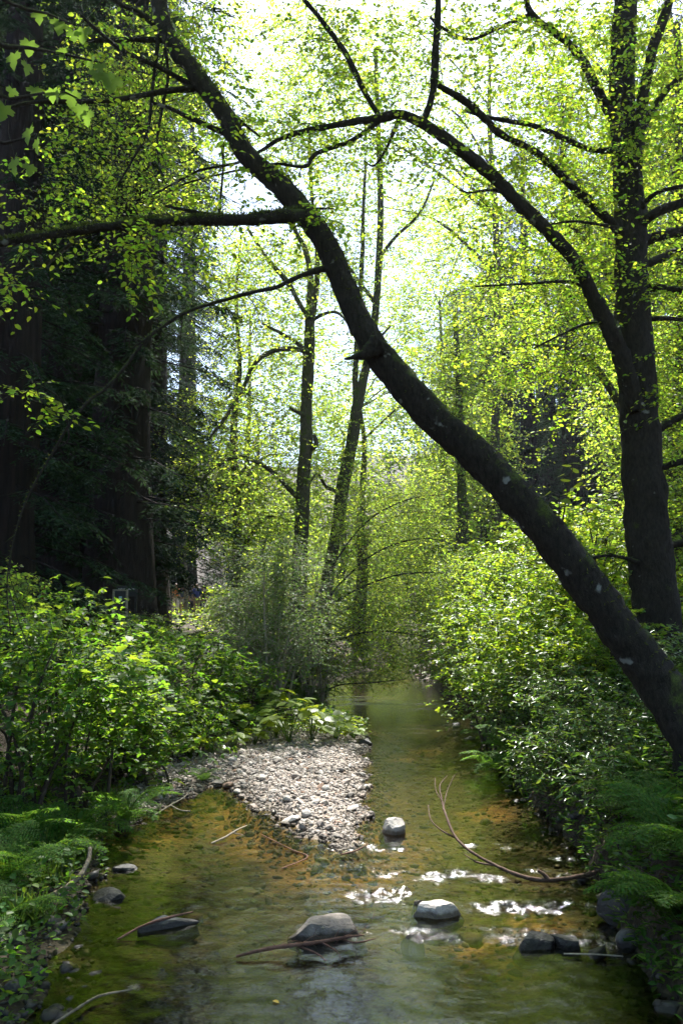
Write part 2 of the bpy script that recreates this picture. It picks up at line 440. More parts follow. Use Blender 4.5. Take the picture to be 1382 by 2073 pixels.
# ground: damp forest soil; stream bed where the vertex attribute "bed" says so, gravel on the bar
m, nt, out = mat('forest_ground')
tc = nd(nt, 'TexCoord')
n1 = nd(nt, 'TexNoise', Scale=2.5, Detail=10.0, Roughness=.7); nt.links.new(tc.outputs['Object'], n1.inputs[0])
soil = ramp(nt, n1.outputs[0], [(.3, (.018, .013, .008)), (.55, (.045, .032, .02)), (.75, (.075, .055, .032))])
vo = nd(nt, 'TexVoronoi', Scale=24.0); vo.inputs['Randomness'].default_value = 1.0; nt.links.new(tc.outputs['Object'], vo.inputs['Vector'])
sep = nd(nt, 'SeparateColor'); nt.links.new(vo.outputs['Color'], sep.inputs[0])
bedc = ramp(nt, sep.outputs[0], [(0, (.08, .04, .013)), (.5, (.17, .088, .028)), (1, (.25, .14, .05))])
n2 = nd(nt, 'TexNoise', Scale=.9, Detail=4.0); nt.links.new(tc.outputs['Object'], n2.inputs[0])
alg = ramp(nt, n2.outputs[0], [(.55, (0, 0, 0)), (.7, (.35, .35, .35))])
bedc = mixc(nt, alg, bedc, (.045, .045, .012))
grc = ramp(nt, sep.outputs[1], [(0, (.10, .08, .065)), (.5, (.20, .165, .135)), (1, (.30, .26, .22))])
ab = nd(nt, 'Attribute', attribute_name='bed'); ag = nd(nt, 'Attribute', attribute_name='bar')
asn = nd(nt, 'Attribute', attribute_name='sand_shade'); dkb = ramp(nt, sep.outputs[0], [(0, (.012, .010, .005)), (.6, (.028, .023, .010)), (1, (.055, .043, .02))]); bedc = mixc(nt, asn.outputs['Fac'], dkb, bedc); c = mixc(nt, ab.outputs['Fac'], soil, bedc); c = mixc(nt, ag.outputs['Fac'], c, grc)
bh = nd(nt, 'Bump', Strength=.7, Distance=.02, invert=True); nt.links.new(vo.outputs['Distance'], bh.inputs['Height'])
p = nd(nt, 'BsdfPrincipled', Roughness=.85); p.inputs['Specular IOR Level'].default_value = .25
nt.links.new(c, p.inputs['Base Color']); nt.links.new(bh.outputs[0], p.inputs['Normal']); nt.links.new(p.outputs[0], out.inputs[0])
M['ground'] = m

# ------------------------------------------------------------------ terrain
LEFT_EDGE = [(-330, 2900), (-60, 2300), (60, 2060), (120, 1940), (175, 1840), (205, 1760), (200, 1705), (240, 1655), (330, 1598), (400, 1560), (470, 1530),
             (560, 1505), (735, 1482), (690, 1457), (648, 1422), (640, 1396), (690, 1375), (775, 1352), (790, 1335), (800, 1318)]
RIGHT_EDGE = [(846, 1318), (846, 1335), (856, 1352), (862, 1372), (882, 1391), (930, 1415), (957, 1440), (985, 1480), (1010, 1520), (1030, 1560),
              (1062, 1602), (1095, 1640), (1150, 1690), (1190, 1740), (1222, 1800), (1270, 1900), (1335, 2000), (1440, 2140), (1600, 2400), (1750, 2900)]
CREEK = np.vstack([[[-2.2, -12]], G(LEFT_EDGE), [[3.4, 62], [9, 80], [11, 80], [6.0, 60]], G(RIGHT_EDGE), [[3.0, -12]]])
BAR = G([(215, 1660), (300, 1592), (370, 1553), (430, 1528), (480, 1502), (560, 1486), (742, 1484), (741, 1560), (737, 1640), (728, 1700), (692, 1722),
         (650, 1702), (600, 1682), (560, 1657), (520, 1640), (482, 1610), (462, 1583), (400, 1600), (330, 1638), (262, 1672)])
FARBAR = G([(835, 1352), (900, 1349), (975, 1350), (965, 1375), (900, 1385), (862, 1376)])

def sdf(poly, x, y):
    """signed distance, negative inside"""
    d = np.full(x.shape, 1e9); ins = np.zeros(x.shape, bool)
    n = len(poly)
    for i in range(n):
        a, b = poly[i], poly[(i + 1) % n]
        e = b - a; wx, wy = x - a[0], y - a[1]
        t = np.clip((wx * e[0] + wy * e[1]) / (e @ e + 1e-12), 0, 1)
        d = np.minimum(d, np.hypot(wx - e[0] * t, wy - e[1] * t))
        if a[1] != b[1]:
            c = (a[1] > y) != (b[1] > y)
            xi = (b[0] - a[0]) * (y - a[1]) / (b[1] - a[1]) + a[0]
            ins ^= c & (x < xi)
    return np.where(ins, -d, d)

def sm(a, b, x):
    t = np.clip((x - a) / (b - a), 0, 1); return t * t * (3 - 2 * t)

def wob(x, y, f, s):
    return np.sin(x * f + s) * np.cos(y * f * 1.13 + s * 2.1) + .6 * np.sin(x * f * 2.3 - y * f * 1.7 + s * .7) + .3 * np.cos(x * f * 4.9 + y * f * 4.1 + s)

def height(x, y, parts=False):
    x = np.asarray(x, float); y = np.asarray(y, float)
    s = sdf(CREEK, x, y) + .05 * wob(x, y, 4.3, 7.)
    cl = np.interp(y, [-12, 5, 8, 12, 20, 30, 40, 60, 80], [.3, .5, .4, .8, 1.6, 2.6, 3.2, 4.7, 10])
    left = x < cl
    bed = -.03 - .13 * sm(0, 1.3, -s) - .10 * sm(9, 14, y) * sm(.3, 1.2, -s) + .02 * wob(x, y, 2.2, 1.) * sm(.1, .6, -s)
    lb = .10 * (1 - np.exp(-np.maximum(s, 0) / .25)) + 1.2 * sm(.35, 3.2, s) + .35 * sm(4, 14, s)
    rb = 1.35 * (1 - np.exp(-np.maximum(s, 0) / .75)) + .16 * np.minimum(s, 30)
    hill = .42 * np.maximum(-x - 34, 0) ** 1.0 * (x < 0) + .38 * np.maximum(x - 26, 0) + .30 * np.maximum(y - 120, 0)
    hill = 90 * np.tanh(hill / 90)
    land = np.where(left, lb, rb) + .07 * wob(x, y, .8, 3.) * sm(.3, 2, s) + .5 * wob(x, y, .11, 5.) * sm(8, 25, s) + hill
    h = np.where(s < 0, bed, land)
    b = sdf(BAR, x, y) + .06 * wob(x, y, 3.7, 4.) + .03 * wob(x, y, 11., 1.); fb = sdf(FARBAR, x, y)
    hb = np.where(b < 0, .012 + .065 * sm(0, .7, -b), -.25 * sm(0, .5, b) - .02)
    hb = hb + .012 * wob(x, y, 5., 2.)
    h = np.where(b < .35, np.maximum(h, hb), h)
    h = np.where(fb < 0, np.maximum(h, .02 + .15 * sm(0, .8, -fb)), h)
    if parts:
        return h, s, b, fb
    return h

def hz(x, y):
    return float(height(np.array([x]), np.array([y]))[0])

xs = np.concatenate([-np.geomspace(9, 220, 30)[::-1], np.linspace(-8.9, 8.9, 210), np.geomspace(9, 220, 30)])
ys = np.concatenate([[-60, -30, -18, -12, -8, -5, -3, -1], np.linspace(0, 3.8, 14), np.linspace(4, 20, 230), np.geomspace(20.2, 60, 90), np.geomspace(61.5, 330, 34)])
X, Y = np.meshgrid(xs, ys)
Z, s_, b_, fb_ = height(X.ravel(), Y.ravel(), True)
V = np.stack([X.ravel(), Y.ravel(), Z], 1)
nx, ny = len(xs), len(ys)
i = np.arange(ny - 1)[:, None] * nx; j = np.arange(nx - 1)[None, :]
q = np.stack([i + j, i + j + 1, i + nx + j + 1, i + nx + j], -1).reshape(-1, 4)
ground = build('ground', [(V, q, 0)], M['ground'])
tag(ground, 'dark forest floor and stream bed along the creek', 'ground', kind='structure')
xx_, yy_ = X.ravel(), Y.ravel()
sand_shade_ = (1 - sm(.15, 1.1, b_)) * sm(7.0, 8.4, yy_ + .3 * wob(xx_, yy_, 1.6, 2.)) * (1 - .75 * sm(.1, .5, xx_) * sm(9.3, 10.2, yy_)) + .7 * sm(.7, 1.5, wob(xx_, yy_, 1.3, 9.)) * sm(-.4, .3, xx_)  # sand near the bar; foreground bed left darker to imitate shade
sand_shade_ = np.clip(sand_shade_, 0, 1)
for nm, val in (('sand_shade', sand_shade_), ('bed', sm(.12, -.02, s_) if False else 1 - sm(-.02, .18, s_)), ('bar', np.maximum(1 - sm(-.02, .06, b_), 1 - sm(-.02, .06, fb_)))):
    a = ground.data.attributes.new(nm, 'FLOAT', 'POINT'); a.data.foreach_set('value', val.astype(np.float32))

# water sheet: real ripples, steeper in the riffles
wx = np.concatenate([[-6, -5, -4, -3.4], np.arange(-3.0, 3.6, .034), [4, 4.6, 5.4, 6.4, 7.5, 9, 10.5, 12]])
wy = np.concatenate([[-12, -6, -2, 0, 2, 3.4, 4.2], np.arange(4.7, 13.6, .03), np.geomspace(13.64, 26, 120), np.geomspace(26.3, 82, 60)])
X, Y = np.meshgrid(wx, wy); xf, yf = X.ravel(), Y.ravel()
rif = np.full(X.size, .0); rs = random.Random(3)
for px, py, rx, ry, st in [(850, 1748, .7, .3, .9), (760, 1722, .5, .2, .7), (1080, 1722, .4, .25, .6), (950, 1850, .5, .2, .7), (1060, 1862, .4, .2, .6), (1190, 1695, .4, .22, .7), (860, 1475, 1.2, .5, .55), (800, 1425, 1.6, .8, .6), (880, 1432, 1.3, 1.0, .6), (1190, 1810, .5, .25, .7), (1320, 1940, .4, .3, .5), (850, 1325, 3, 4, .6), (690, 1415, 1, .8, .4), (400, 1880, .25, .12, .4), (230, 1975, .25, .1, .4)] + [(rs.uniform(690, 1180), rs.uniform(1700, 1905), rs.uniform(.05, .2), rs.uniform(.05, .14), rs.uniform(.5, 1.)) for _ in range(120)]:
    g = ground_px(px, py)
    d = np.hypot((xf - g[0]) / rx, (yf + .16 * np.sin(xf * 2.3 + px) + .08 * np.sin(xf * 5.7 + py) + .5 * (xf - g[0]) * math.sin(px) * .4 - g[1]) / ry) + .22 * wob(xf, yf, 5., px)
    rif = np.maximum(rif, st * (1 - sm(.35, 1.2, d)))
rng = np.random.default_rng(17)
calm = np.zeros(X.size); rough = np.zeros(X.size); patch = np.zeros(X.size)
for k in range(26):
    lam = rng.uniform(.10, .34); th = rng.normal(math.pi / 2, .7); kx, ky = math.cos(th) * 2 * math.pi / lam, math.sin(th) * 2 * math.pi / lam
    calm += lam * .0016 * np.sin(kx * xf + ky * yf + rng.uniform(0, 6.3) + 1.2 * np.sin(xf * 1.9 + yf * 1.1 + k))
for k in range(44):
    lam = rng.uniform(.08, .22); th = rng.normal(math.pi / 2, 1.5); kx, ky = math.cos(th) * 2 * math.pi / lam, math.sin(th) * 2 * math.pi / lam
    rough += lam * .034 * np.sin(kx * xf + ky * yf + rng.uniform(0, 6.3) + 1.5 * np.sin(xf * 3.1 - yf * 2.3 + k))
for k in range(8):
    th = rng.uniform(0, 6.3); f = rng.uniform(3, 11); patch += np.sin(f * (math.cos(th) * xf * .6 + math.sin(th) * yf * 1.6) + rng.uniform(0, 6.3))
rif *= sm(-1.2, 2.6, patch)
near = 1 - sm(13, 17, yf)
Zw = (calm * (.35 + .65 * near) + rough * rif * near)
V = np.stack([xf, yf, Zw], 1)
nx, ny = len(wx), len(wy)
i = np.arange(ny - 1)[:, None] * nx; j = np.arange(nx - 1)[None, :]
q = np.stack([i + j, i + j + 1, i + nx + j + 1, i + nx + j], -1).reshape(-1, 4)
water = build('stream_water', [(V, q, 0)], M['water'])
tag(water, 'clear shallow creek water over amber gravel', 'water', kind='structure')
a = water.data.attributes.new('riffle', 'FLOAT', 'POINT'); a.data.foreach_set('value', rif.astype(np.float32))

# open places in the canopy (as the sun finds them in the photograph)
lit_px(600, 1610, 1.15, 1.9, .97); lit_px(560, 1540, 1.3, 1.2, .9); lit_px(690, 1660, .5, 1.0, .97)
lit_px(870, 1760, 1.3, .7, .95); lit_px(800, 1670, 1.0, .8, .95); lit_px(960, 1650, 1.0, 1.2, .85)
lit_px(880, 1850, .6, .4, .97); lit_px(665, 1860, .5, .35, .97); lit_px(1010, 1850, .8, .35, .9); lit_px(1100, 1770, 1.0, .35, .9)
lit_px(520, 1670, .8, .5, .85); lit_px(560, 1790, .8, .4, .6)
lit_px(600, 1470, 2.0, 1.5, .9); lit_px(850, 1430, 2, 3, .7); lit_px(900, 1362, 2.5, 4, .9); lit_px(1170, 1700, .6, .4, .8)
for x_, y_, z_, a_, b_, c_ in [(3.0, 16, 2.5, 1.6, 2.2, .8), (3.6, 13.5, 2.6, 1.3, 1.6, .7), (2.0, 22, 2.5, 1.9, 3, .95), (1., 30, 3, 3, 5, .85), (3.5, 36, 4, 3.5, 6, .85), (-1.6, 18.5, 2.8, 1.8, 2, .95)]:
    LIT.append((x_ - z_ * KX, y_ - z_ * KY, a_, b_, c_))
for q_ in ((212, 150, 5.85, .22), (160, 208, 5.8, .22), (115, 188, 5.8, .15)):
    w_ = at(*q_[:3]); LIT.append((w_[0] - w_[2] * KX, w_[1] - w_[2] * KY, q_[3], q_[3], 1.))
LIT.append((-8.3 - 1.5 * KX, 47 - 1.5 * KY, 3, 4, .9))
lit_px(120, 1290, 1.0, 1.6, .95, 1.6); lit_px(215, 1320, .5, 1.5, .9, 1.5); lit_px(420, 1320, 1.1, 2., .8, 1.3); lit_px(30, 1240, .5, 1., .8, 1.8); lit_px(300, 1300, .6, 1.5, .7, 1.5); lit_px(240, 1470, .5, .5, .6, .5)
lit_px(1060, 1440, 1.0, 1.4, .75, .5); lit_px(1120, 1560, .8, .8, .6, .4)

# ------------------------------------------------------------------ the traced alders
def trace(pts, d0, d1, ws=.82):
    n = len(pts); P = []
    for k, (px, py, w) in enumerate(pts):
        d = d0 + (d1 - d0) * k / max(1, n - 1)
        p = at(px, py, d)
        P.append([*p, ws * w / 2 * math.hypot(d, p[2] - CAM_H) / F])
    return np.array(P)

def offshoots(paths, rng, n, L=(.2, .75), r=.006):
    """bare side twigs along branches -> chunk"""
    A, Mi, B = [], [], []
    for P in paths:
        S = spline(P, 40)
        if np.linalg.norm(P[-1, :3] - P[0, :3]) < .9: continue
        for _ in range(n):
            k = rng.integers(6, 39); p = S[k, :3]
            t = S[min(k + 1, 39), :3] - S[k - 1, :3]; t /= np.linalg.norm(t) + 1e-9
            d = t * .6 + rng.normal(0, .6, 3); d /= np.linalg.norm(d); l = rng.uniform(*L)
            A.append(p); Mi.append(p + d * l * .5 + rng.normal(0, .13, 3) * l); B.append(p + d * l + np.array([0, 0, -.15 * l]))
    return batch_tubes(np.array(A), np.array(Mi), np.array(B), r, r * .3)

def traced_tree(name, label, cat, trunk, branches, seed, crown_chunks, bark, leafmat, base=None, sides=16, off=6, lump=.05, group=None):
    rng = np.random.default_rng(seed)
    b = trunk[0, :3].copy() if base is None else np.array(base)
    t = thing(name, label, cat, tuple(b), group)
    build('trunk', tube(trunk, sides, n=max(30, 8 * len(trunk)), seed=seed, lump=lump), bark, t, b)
    for k, br in enumerate(branches):
        build('branch', tube(br, 8, n=6 * len(br), seed=seed + k + 1, lump=.09), bark, t, b)
    if off:
        o = build('twigs', [offshoots(branches, rng, off)], bark, t, b); o['kind'] = 'stuff'
    if crown_chunks:
        o = build('crown', crown_chunks, [M['twig'], leafmat], t, b); o['kind'] = 'stuff'
    return t

def along(paths, rng, n, spread, f0=.25):
    C = []
    for P in paths:
        S = spline(P, 60)[:, :3]
        for _ in range(n):
            C.append(S[rng.integers(int(60 * f0), 60)] + rng.normal(0, spread, 3))
    return np.array(C)

rng = np.random.default_rng(11)
# --- leaning alder
tr_px = [(1330, 1380, 122), (1250, 1270, 110), (1180, 1170, 104), (1100, 1070, 98), (1020, 980, 94), (950, 910, 90), (880, 850, 88), (810, 770, 84), (757, 705, 76), (722, 640, 66), (692, 570, 62),
         (657, 490, 62), (622, 440, 60), (585, 395, 58), (552, 362, 54), (510, 325, 54), (480, 285, 52), (460, 240, 48), (430, 195, 47), (395, 150, 46), (360, 105, 43), (336, 60, 38), (322, 0, 36), (322, -90, 32), (300, -260, 26), (270, -480, 16)]
T = trace(tr_px, 7.7, 9.0, .72)
b0 = at(1392, 1470, 7.55); b1 = at(1425, 1530, 7.5)
gz = hz(b1[0], b1[1])
T = np.vstack([[b1[0] + .06, b1[1], min(gz, b1[2]) - .35, .33], [*b1, .27], [*b0, .225], T])
LB = [
    trace([(625, 442, 44), (590, 437, 34), (500, 445, 26), (400, 447, 24), (300, 451, 21), (200, 461, 20), (100, 476, 18), (0, 492, 16), (-160, 522, 12)], 8.35, 7.0),
    trace([(470, 440, 14), (440, 437, 12), (390, 428, 9), (335, 417, 6)], 8.1, 7.8),
    trace([(672, 540, 26), (640, 548, 19), (600, 562, 16), (560, 581, 14), (510, 592, 13), (440, 611, 12), (380, 631, 12), (330, 661, 11), (290, 693, 11), (255, 740, 10), (215, 786, 10), (180, 812, 9), (140, 862, 8), (110, 912, 8), (60, 1000, 7), (32, 1080, 6), (15, 1180, 5), (22, 1280, 4)], 8.3, 6.4, .62),
    trace([(410, 178, 18), (330, 185, 13), (250, 200, 12), (190, 205, 11), (60, 208, 9), (-20, 236, 7)], 8.75, 8.0),
    trace([(390, 175, 14), (330, 140, 10), (250, 103, 9), (190, 55, 8), (165, 30, 6)], 8.75, 8.4),
    trace([(455, 270, 15), (400, 246, 11), (345, 220, 9), (308, 207, 6)], 8.65, 8.5),
    trace([(330, 82, 14), (270, 80, 11), (200, 82, 10), (168, 83, 6)], 8.85, 8.5),
    trace([(326, 58, 16), (280, 25, 12), (230, 0, 10), (150, -60, 8)], 8.85, 8.6),
    trace([(622, 425, 8), (650, 422, 6), (676, 423, 4)], 8.3, 8.1),
    trace([(472, 235, 12), (500, 256, 7), (527, 277, 4)], 8.7, 8.9),
    trace([(765, 700, 60), (740, 716, 30), (716, 723, 14), (697, 727, 4)], 7.95, 7.8),
    trace([(290, 690, 5), (265, 705, 4), (262, 690, 3)], 7.3, 7.2),
    trace([(120, 905, 5), (140, 885, 4), (128, 820, 4), (115, 800, 3), (60, 770, 2)], 6.8, 6.6),
    trace([(450, 290, 9), (452, 330, 6), (447, 400, 5), (440, 470, 3)], 8.6, 8.4),
    trace([(322, 70, 9), (310, 170, 8), (300, 260, 6), (265, 330, 5), (232, 385, 3)], 8.8, 8.3),
    trace([(335, 100, 9), (340, 160, 7), (325, 240, 6), (318, 300, 4), (330, 370, 3)], 8.8, 8.5)]
rects = [(0, 505, 170, 590, 6.9, 7.6, .55, .25), (100, 480, 320, 560, 7.2, 8, .6, .25), (255, 480, 320, 615, 7.4, 7.9, .8, .2), (390, 470, 430, 540, 8, 8.4, .8, .16),
         (150, 230, 560, 430, 7.6, 10, .45, .35), (160, 0, 460, 230, 8.2, 10.5, .5, .35), (0, 330, 200, 480, 7.5, 9, .3, .35),
         (40, 750, 135, 835, 6.5, 7.0, .5, .15), (590, 400, 660, 470, 7.9, 8.15, .25, .12), (420, 0, 640, 300, 9, 12, .2, .4)]
C, R = rect_clumps(rects, rng, .058, 70)
crown = foliage(C, R, rng, 10, 7, .058, .38, .25)
# foliage above the picture, placed by the ground it shades
def canopy(rng, n, xg, yg, z, r, twigs, per, size, L, edge=.80):
    g = np.stack([rng.uniform(*xg, n), rng.uniform(*yg, n)], 1); zz = rng.uniform(*z, n)
    C = np.stack([g[:, 0] + zz * KX, g[:, 1] + zz * KY, zz], 1)
    C = C[((zz - CAM_H - r) / np.maximum(C[:, 1] + r, .1) > edge) | (C[:, 1] < 0)]
    return foliage(C, np.full(len(C), r), rng, twigs, per, size, L, .2)
crown += canopy(rng, 150, (-2.5, 2.5), (-9, 5), (9.5, 13), .7, 9, 6, .14, .7)
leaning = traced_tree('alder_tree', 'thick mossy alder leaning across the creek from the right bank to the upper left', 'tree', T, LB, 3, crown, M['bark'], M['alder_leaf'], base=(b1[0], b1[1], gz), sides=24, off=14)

def moss_tufts(parent, paths, base, n, size, seed):
    rng = np.random.default_rng(seed); Ps, Ds, Ns = [], [], []
    for P in paths:
        S = spline(P, 120); T_ = np.gradient(S[:, :3], axis=0); T_ /= np.linalg.norm(T_, axis=1)[:, None]
        k = rng.integers(4, 118, n)
        up = np.array([0, 0, 1.]) - T_[k] * T_[k][:, 2:3]; up /= np.linalg.norm(up, axis=1)[:, None]
        sd = np.cross(T_[k], up); a = rng.normal(0, .75, n)[:, None]
        nr = up * np.cos(a) + sd * np.sin(a)
        keep = rng.random(n) < .35 + .65 * (np.sin(k * .31 + seed) > -.2)
        Ps.append((S[k, :3] + nr * S[k, 3:4] * .97)[keep]); Ds.append((nr + rng.normal(0, .55, (n, 3)))[keep]); Ns.append(rng.normal(0, 1, (n, 3))[keep])
    P = np.concatenate(Ps)
    o = build('moss', [leaves(P, np.concatenate(Ds), np.concatenate(Ns), size * rng.uniform(.5, 1.4, len(P)), LEAF_NEEDLE, 0)], M['moss'], parent, base); o['kind'] = 'stuff'
moss_tufts(leaning, [T, LB[0]], np.array(leaning.location), 5000, .035, 3)
moss_tufts(leaning, [LB[2]], np.array(leaning.location), 1500, .018, 5)

# --- upright alder on the right bank
D = 11.0
tr_px = [(1322, 1180, 94), (1310, 1080, 92), (1302, 980, 88), (1296, 880, 84), (1288, 760, 80), (1280, 650, 74), (1276, 540, 68), (1276, 450, 66), (1268, 340, 54), (1260, 250, 50), (1258, 160, 46), (1262, 60, 42), (1268, -60, 36), (1275, -250, 28), (1270, -500, 18)]
T = trace(tr_px, D, D + .6, .92)
p = at(1326, 1270, D); gz = hz(p[0], D)
T = np.vstack([[p[0] + .02, D, gz - .3, .42], [p[0] + .01, D, gz + .25, .34], T])
RB = [
    trace([(1288, 830, 40), (1262, 740, 46), (1245, 690, 44), (1215, 630, 40), (1190, 580, 36), (1160, 525, 34), (1110, 470, 34), (1050, 410, 32), (1000, 360, 30), (940, 310, 28), (880, 265, 24), (835, 240, 21), (800, 232, 20), (765, 240, 18), (720, 246, 15), (660, 257, 13), (610, 267, 12), (560, 285, 10), (528, 306, 8), (478, 330, 7), (400, 347, 6), (310, 395, 4)], D - .1, 9.2),
    trace([(768, 236, 14), (740, 190, 13), (700, 110, 12), (650, 40, 10), (608, -10, 9), (560, -80, 6)], 9.9, 10.1),
    trace([(857, 245, 17), (875, 190, 16), (882, 90, 15), (886, 0, 14), (880, -120, 10)], 10.1, 10.3),
    trace([(772, 242, 12), (710, 285, 10), (640, 311, 9), (618, 337, 8), (560, 332, 6), (480, 345, 5), (380, 370, 4), (330, 395, 3)], 9.9, 9.2),
    trace([(806, 243, 9), (782, 300, 7), (757, 335, 5), (735, 325, 3)], 10, 9.9),
    trace([(1268, 480, 30), (1250, 465, 22), (1210, 425, 20), (1160, 380, 19), (1100, 320, 18), (1060, 295, 16), (1010, 270, 15), (975, 235, 15), (940, 205, 15), (886, 173, 11)], D + .3, 9.8),
    trace([(1262, 310, 22), (1240, 306, 16), (1190, 301, 13), (1140, 280, 13), (1080, 255, 11), (1000, 240, 9), (940, 225, 6)], D + .4, 10.4),
    trace([(1260, 290, 26), (1240, 240, 22), (1215, 195, 22), (1185, 135, 20), (1155, 92, 17), (1100, 50, 14), (1070, 20, 13), (1058, -30, 11), (1020, -120, 8)], D + .4, 11.2),
    trace([(1284, 420, 34), (1290, 300, 26), (1300, 200, 23), (1320, 100, 21), (1345, 30, 20), (1365, -40, 18), (1400, -200, 12)], D + .2, 11.0),
    trace([(1296, 260, 20), (1325, 215, 15), (1350, 180, 14), (1390, 145, 11)], D + .3, 11.4),
    trace([(1290, 430, 18), (1315, 400, 12), (1345, 384, 10), (1400, 374, 8)], D + .2, 10.6),
    trace([(1285, 455, 34), (1320, 435, 25), (1350, 420, 22), (1420, 400, 18)], D + .2, 10.6),
    trace([(1285, 490, 32), (1320, 482, 26), (1360, 470, 24), (1430, 460, 20)], D + .2, 11.4),
    trace([(1285, 545, 26), (1320, 530, 20), (1360, 512, 18), (1430, 490, 15)], D + .2, 11.9),
    trace([(1290, 582, 22), (1330, 583, 18), (1370, 586, 16), (1440, 585, 12)], D + .2, 10.8),
    trace([(1290, 648, 18), (1340, 644, 12), (1382, 648, 10), (1440, 655, 8)], D + .2, 11.3),
    trace([(1300, 878, 34), (1335, 866, 24), (1365, 848, 20), (1430, 828, 16)], D + .1, 11.2),
    trace([(1300, 955, 28), (1340, 945, 20), (1380, 934, 18), (1440, 920, 14)], D + .1, 10.7),
    trace([(1310, 1105, 40), (1345, 1105, 26), (1375, 1100, 20), (1440, 1085, 14)], D + .1, 11.2),
    trace([(1262, 465, 10), (1215, 455, 7), (1160, 448, 6), (1110, 455, 4)], 11, 10.4),
    trace([(1205, 610, 9), (1160, 572, 7), (1060, 575, 6), (960, 580, 4)], 10.8, 10.2),
    trace([(1235, 660, 10), (1190, 655, 7), (1140, 675, 6), (1080, 705, 4)], 10.9, 10.4),
    trace([(1045, 405, 9), (1000, 385, 7), (950, 390, 5), (930, 385, 3)], 10.6, 10.2),
    trace([(1070, 30, 9), (1000, 60, 8), (950, 80, 7), (900, 60, 6), (870, 35, 5)], 11.3, 11.0),
    trace([(1300, 1140, 12), (1240, 1125, 8), (1190, 1128, 7), (1150, 1118, 4)], 10.9, 10.5)]
rects = [(640, 0, 900, 330, 9.5, 14, .55, .4), (900, 0, 1260, 330, 9.5, 14, .75, .4), (1200, 0, 1400, 420, 10, 14, .95, .4), (930, 330, 1250, 560, 9.8, 14, 1.0, .4), (900, 520, 1240, 760, 10, 14, 1.2, .4),
         (1000, 740, 1230, 840, 10, 13, .5, .3), (1080, 830, 1240, 930, 10, 12, .2, .2), (1310, 400, 1420, 760, 10.6, 14, 1.3, .4), (1310, 760, 1420, 1050, 10.6, 14, 1.0, .4), (560, 160, 900, 420, 9.2, 12, .22, .35), (420, 300, 600, 440, 9.2, 11, .25, .3)]
C, R = rect_clumps(rects, rng, .06, 70)
crown = foliage(C, R, rng, 10, 7, .06, .4, .2)
crown += canopy(rng, 330, (-1.2, 4.5), (2, 7.6), (12, 19), .8, 9, 6, .14, .7)  # this and the next: unseen leaf clumps added to shade the near creek
crown += canopy(rng, 120, (2.5, 8), (-8, 9), (10, 16), .8, 9, 6, .16, .7)
traced_tree('alder_tree', 'tall upright alder with many limbs at the right edge of the picture', 'tree', T, RB, 5, crown, M['bark'], M['alder_leaf'], base=(p[0], D, gz), sides=24, off=14)

# --- two alders on the left bank upstream
D = 23.0
T = trace([(607, 1130, 36), (611, 1050, 35), (615, 950, 33), (620, 900, 34), (620, 830, 30), (624, 740, 29), (627, 660, 24), (628, 560, 15), (616, 500, 12), (598, 468, 10), (570, 380, 8)], D, D + .5)
p = at(600, 1280, D); gz = hz(p[0], D)
T = np.vstack([[p[0], D, gz - .3, .36], [p[0], D, gz + .4, .29], T])
CB = [trace([(622, 715, 16), (605, 708, 13), (575, 706, 12), (540, 716, 12), (510, 745, 11), (490, 792, 10), (460, 840, 9), (425, 886, 6)], D, D - 1),
      trace([(622, 712, 12), (595, 690, 9), (560, 670, 8), (530, 655, 5)], D, D - .6),
      trace([(612, 1010, 18), (595, 1000, 13), (560, 962, 12), (520, 936, 11), (480, 925, 11), (440, 941, 10), (416, 965, 9), (408, 986, 8), (425, 1006, 6)], D, D - 1.2),
      trace([(626, 645, 14), (605, 612, 12), (585, 575, 12), (555, 540, 11), (530, 508, 9), (500, 460, 6)], D, D + .8),
      trace([(630, 650, 10), (655, 636, 8), (680, 632, 7), (700, 650, 5), (712, 680, 3)], D, D - .8),
      trace([(615, 840, 12), (600, 833, 9), (587, 826, 8)], D, D - .3),
      trace([(632, 640, 14), (642, 560, 12), (640, 470, 10), (630, 380, 8), (625, 250, 6)], D + .3, D + .8),
      trace([(630, 905, 22), (640, 900, 14), (636, 880, 8)], D, D)]
rects = [(430, 440, 640, 720, 21, 25, .85, .5), (440, 740, 600, 990, 20, 24, .9, .55), (400, 880, 600, 1060, 20, 23, .8, .5), (560, 0, 720, 420, 21, 26, .5, .6), (640, 480, 720, 720, 21.5, 24, .6, .4)]
C, R = rect_clumps(rects, rng, .085, 56)
crown = foliage(C, R, rng, 8, 7, .085, .6, .15, tpl=LEAF_RHO, twig_r=.004, sunfilter=.65, flat=.8)
hi = np.stack([rng.uniform(-4, 1.5, 40), rng.uniform(20, 26, 40), rng.uniform(20, 25, 40)], 1)  # high clumps out of view, added for the shade they cast
crown += foliage(hi, np.full(40, .9), rng, 9, 7, .14, .7, .15, tpl=LEAF_RHO, twig_r=.004)
traced_tree('alder_tree', 'straight alder with an arching side limb in the middle, on the left bank', 'tree', T, CB, 9, crown, M['bark_mossy'], M['far_leaf'], base=(p[0], D, gz), sides=14, off=4)

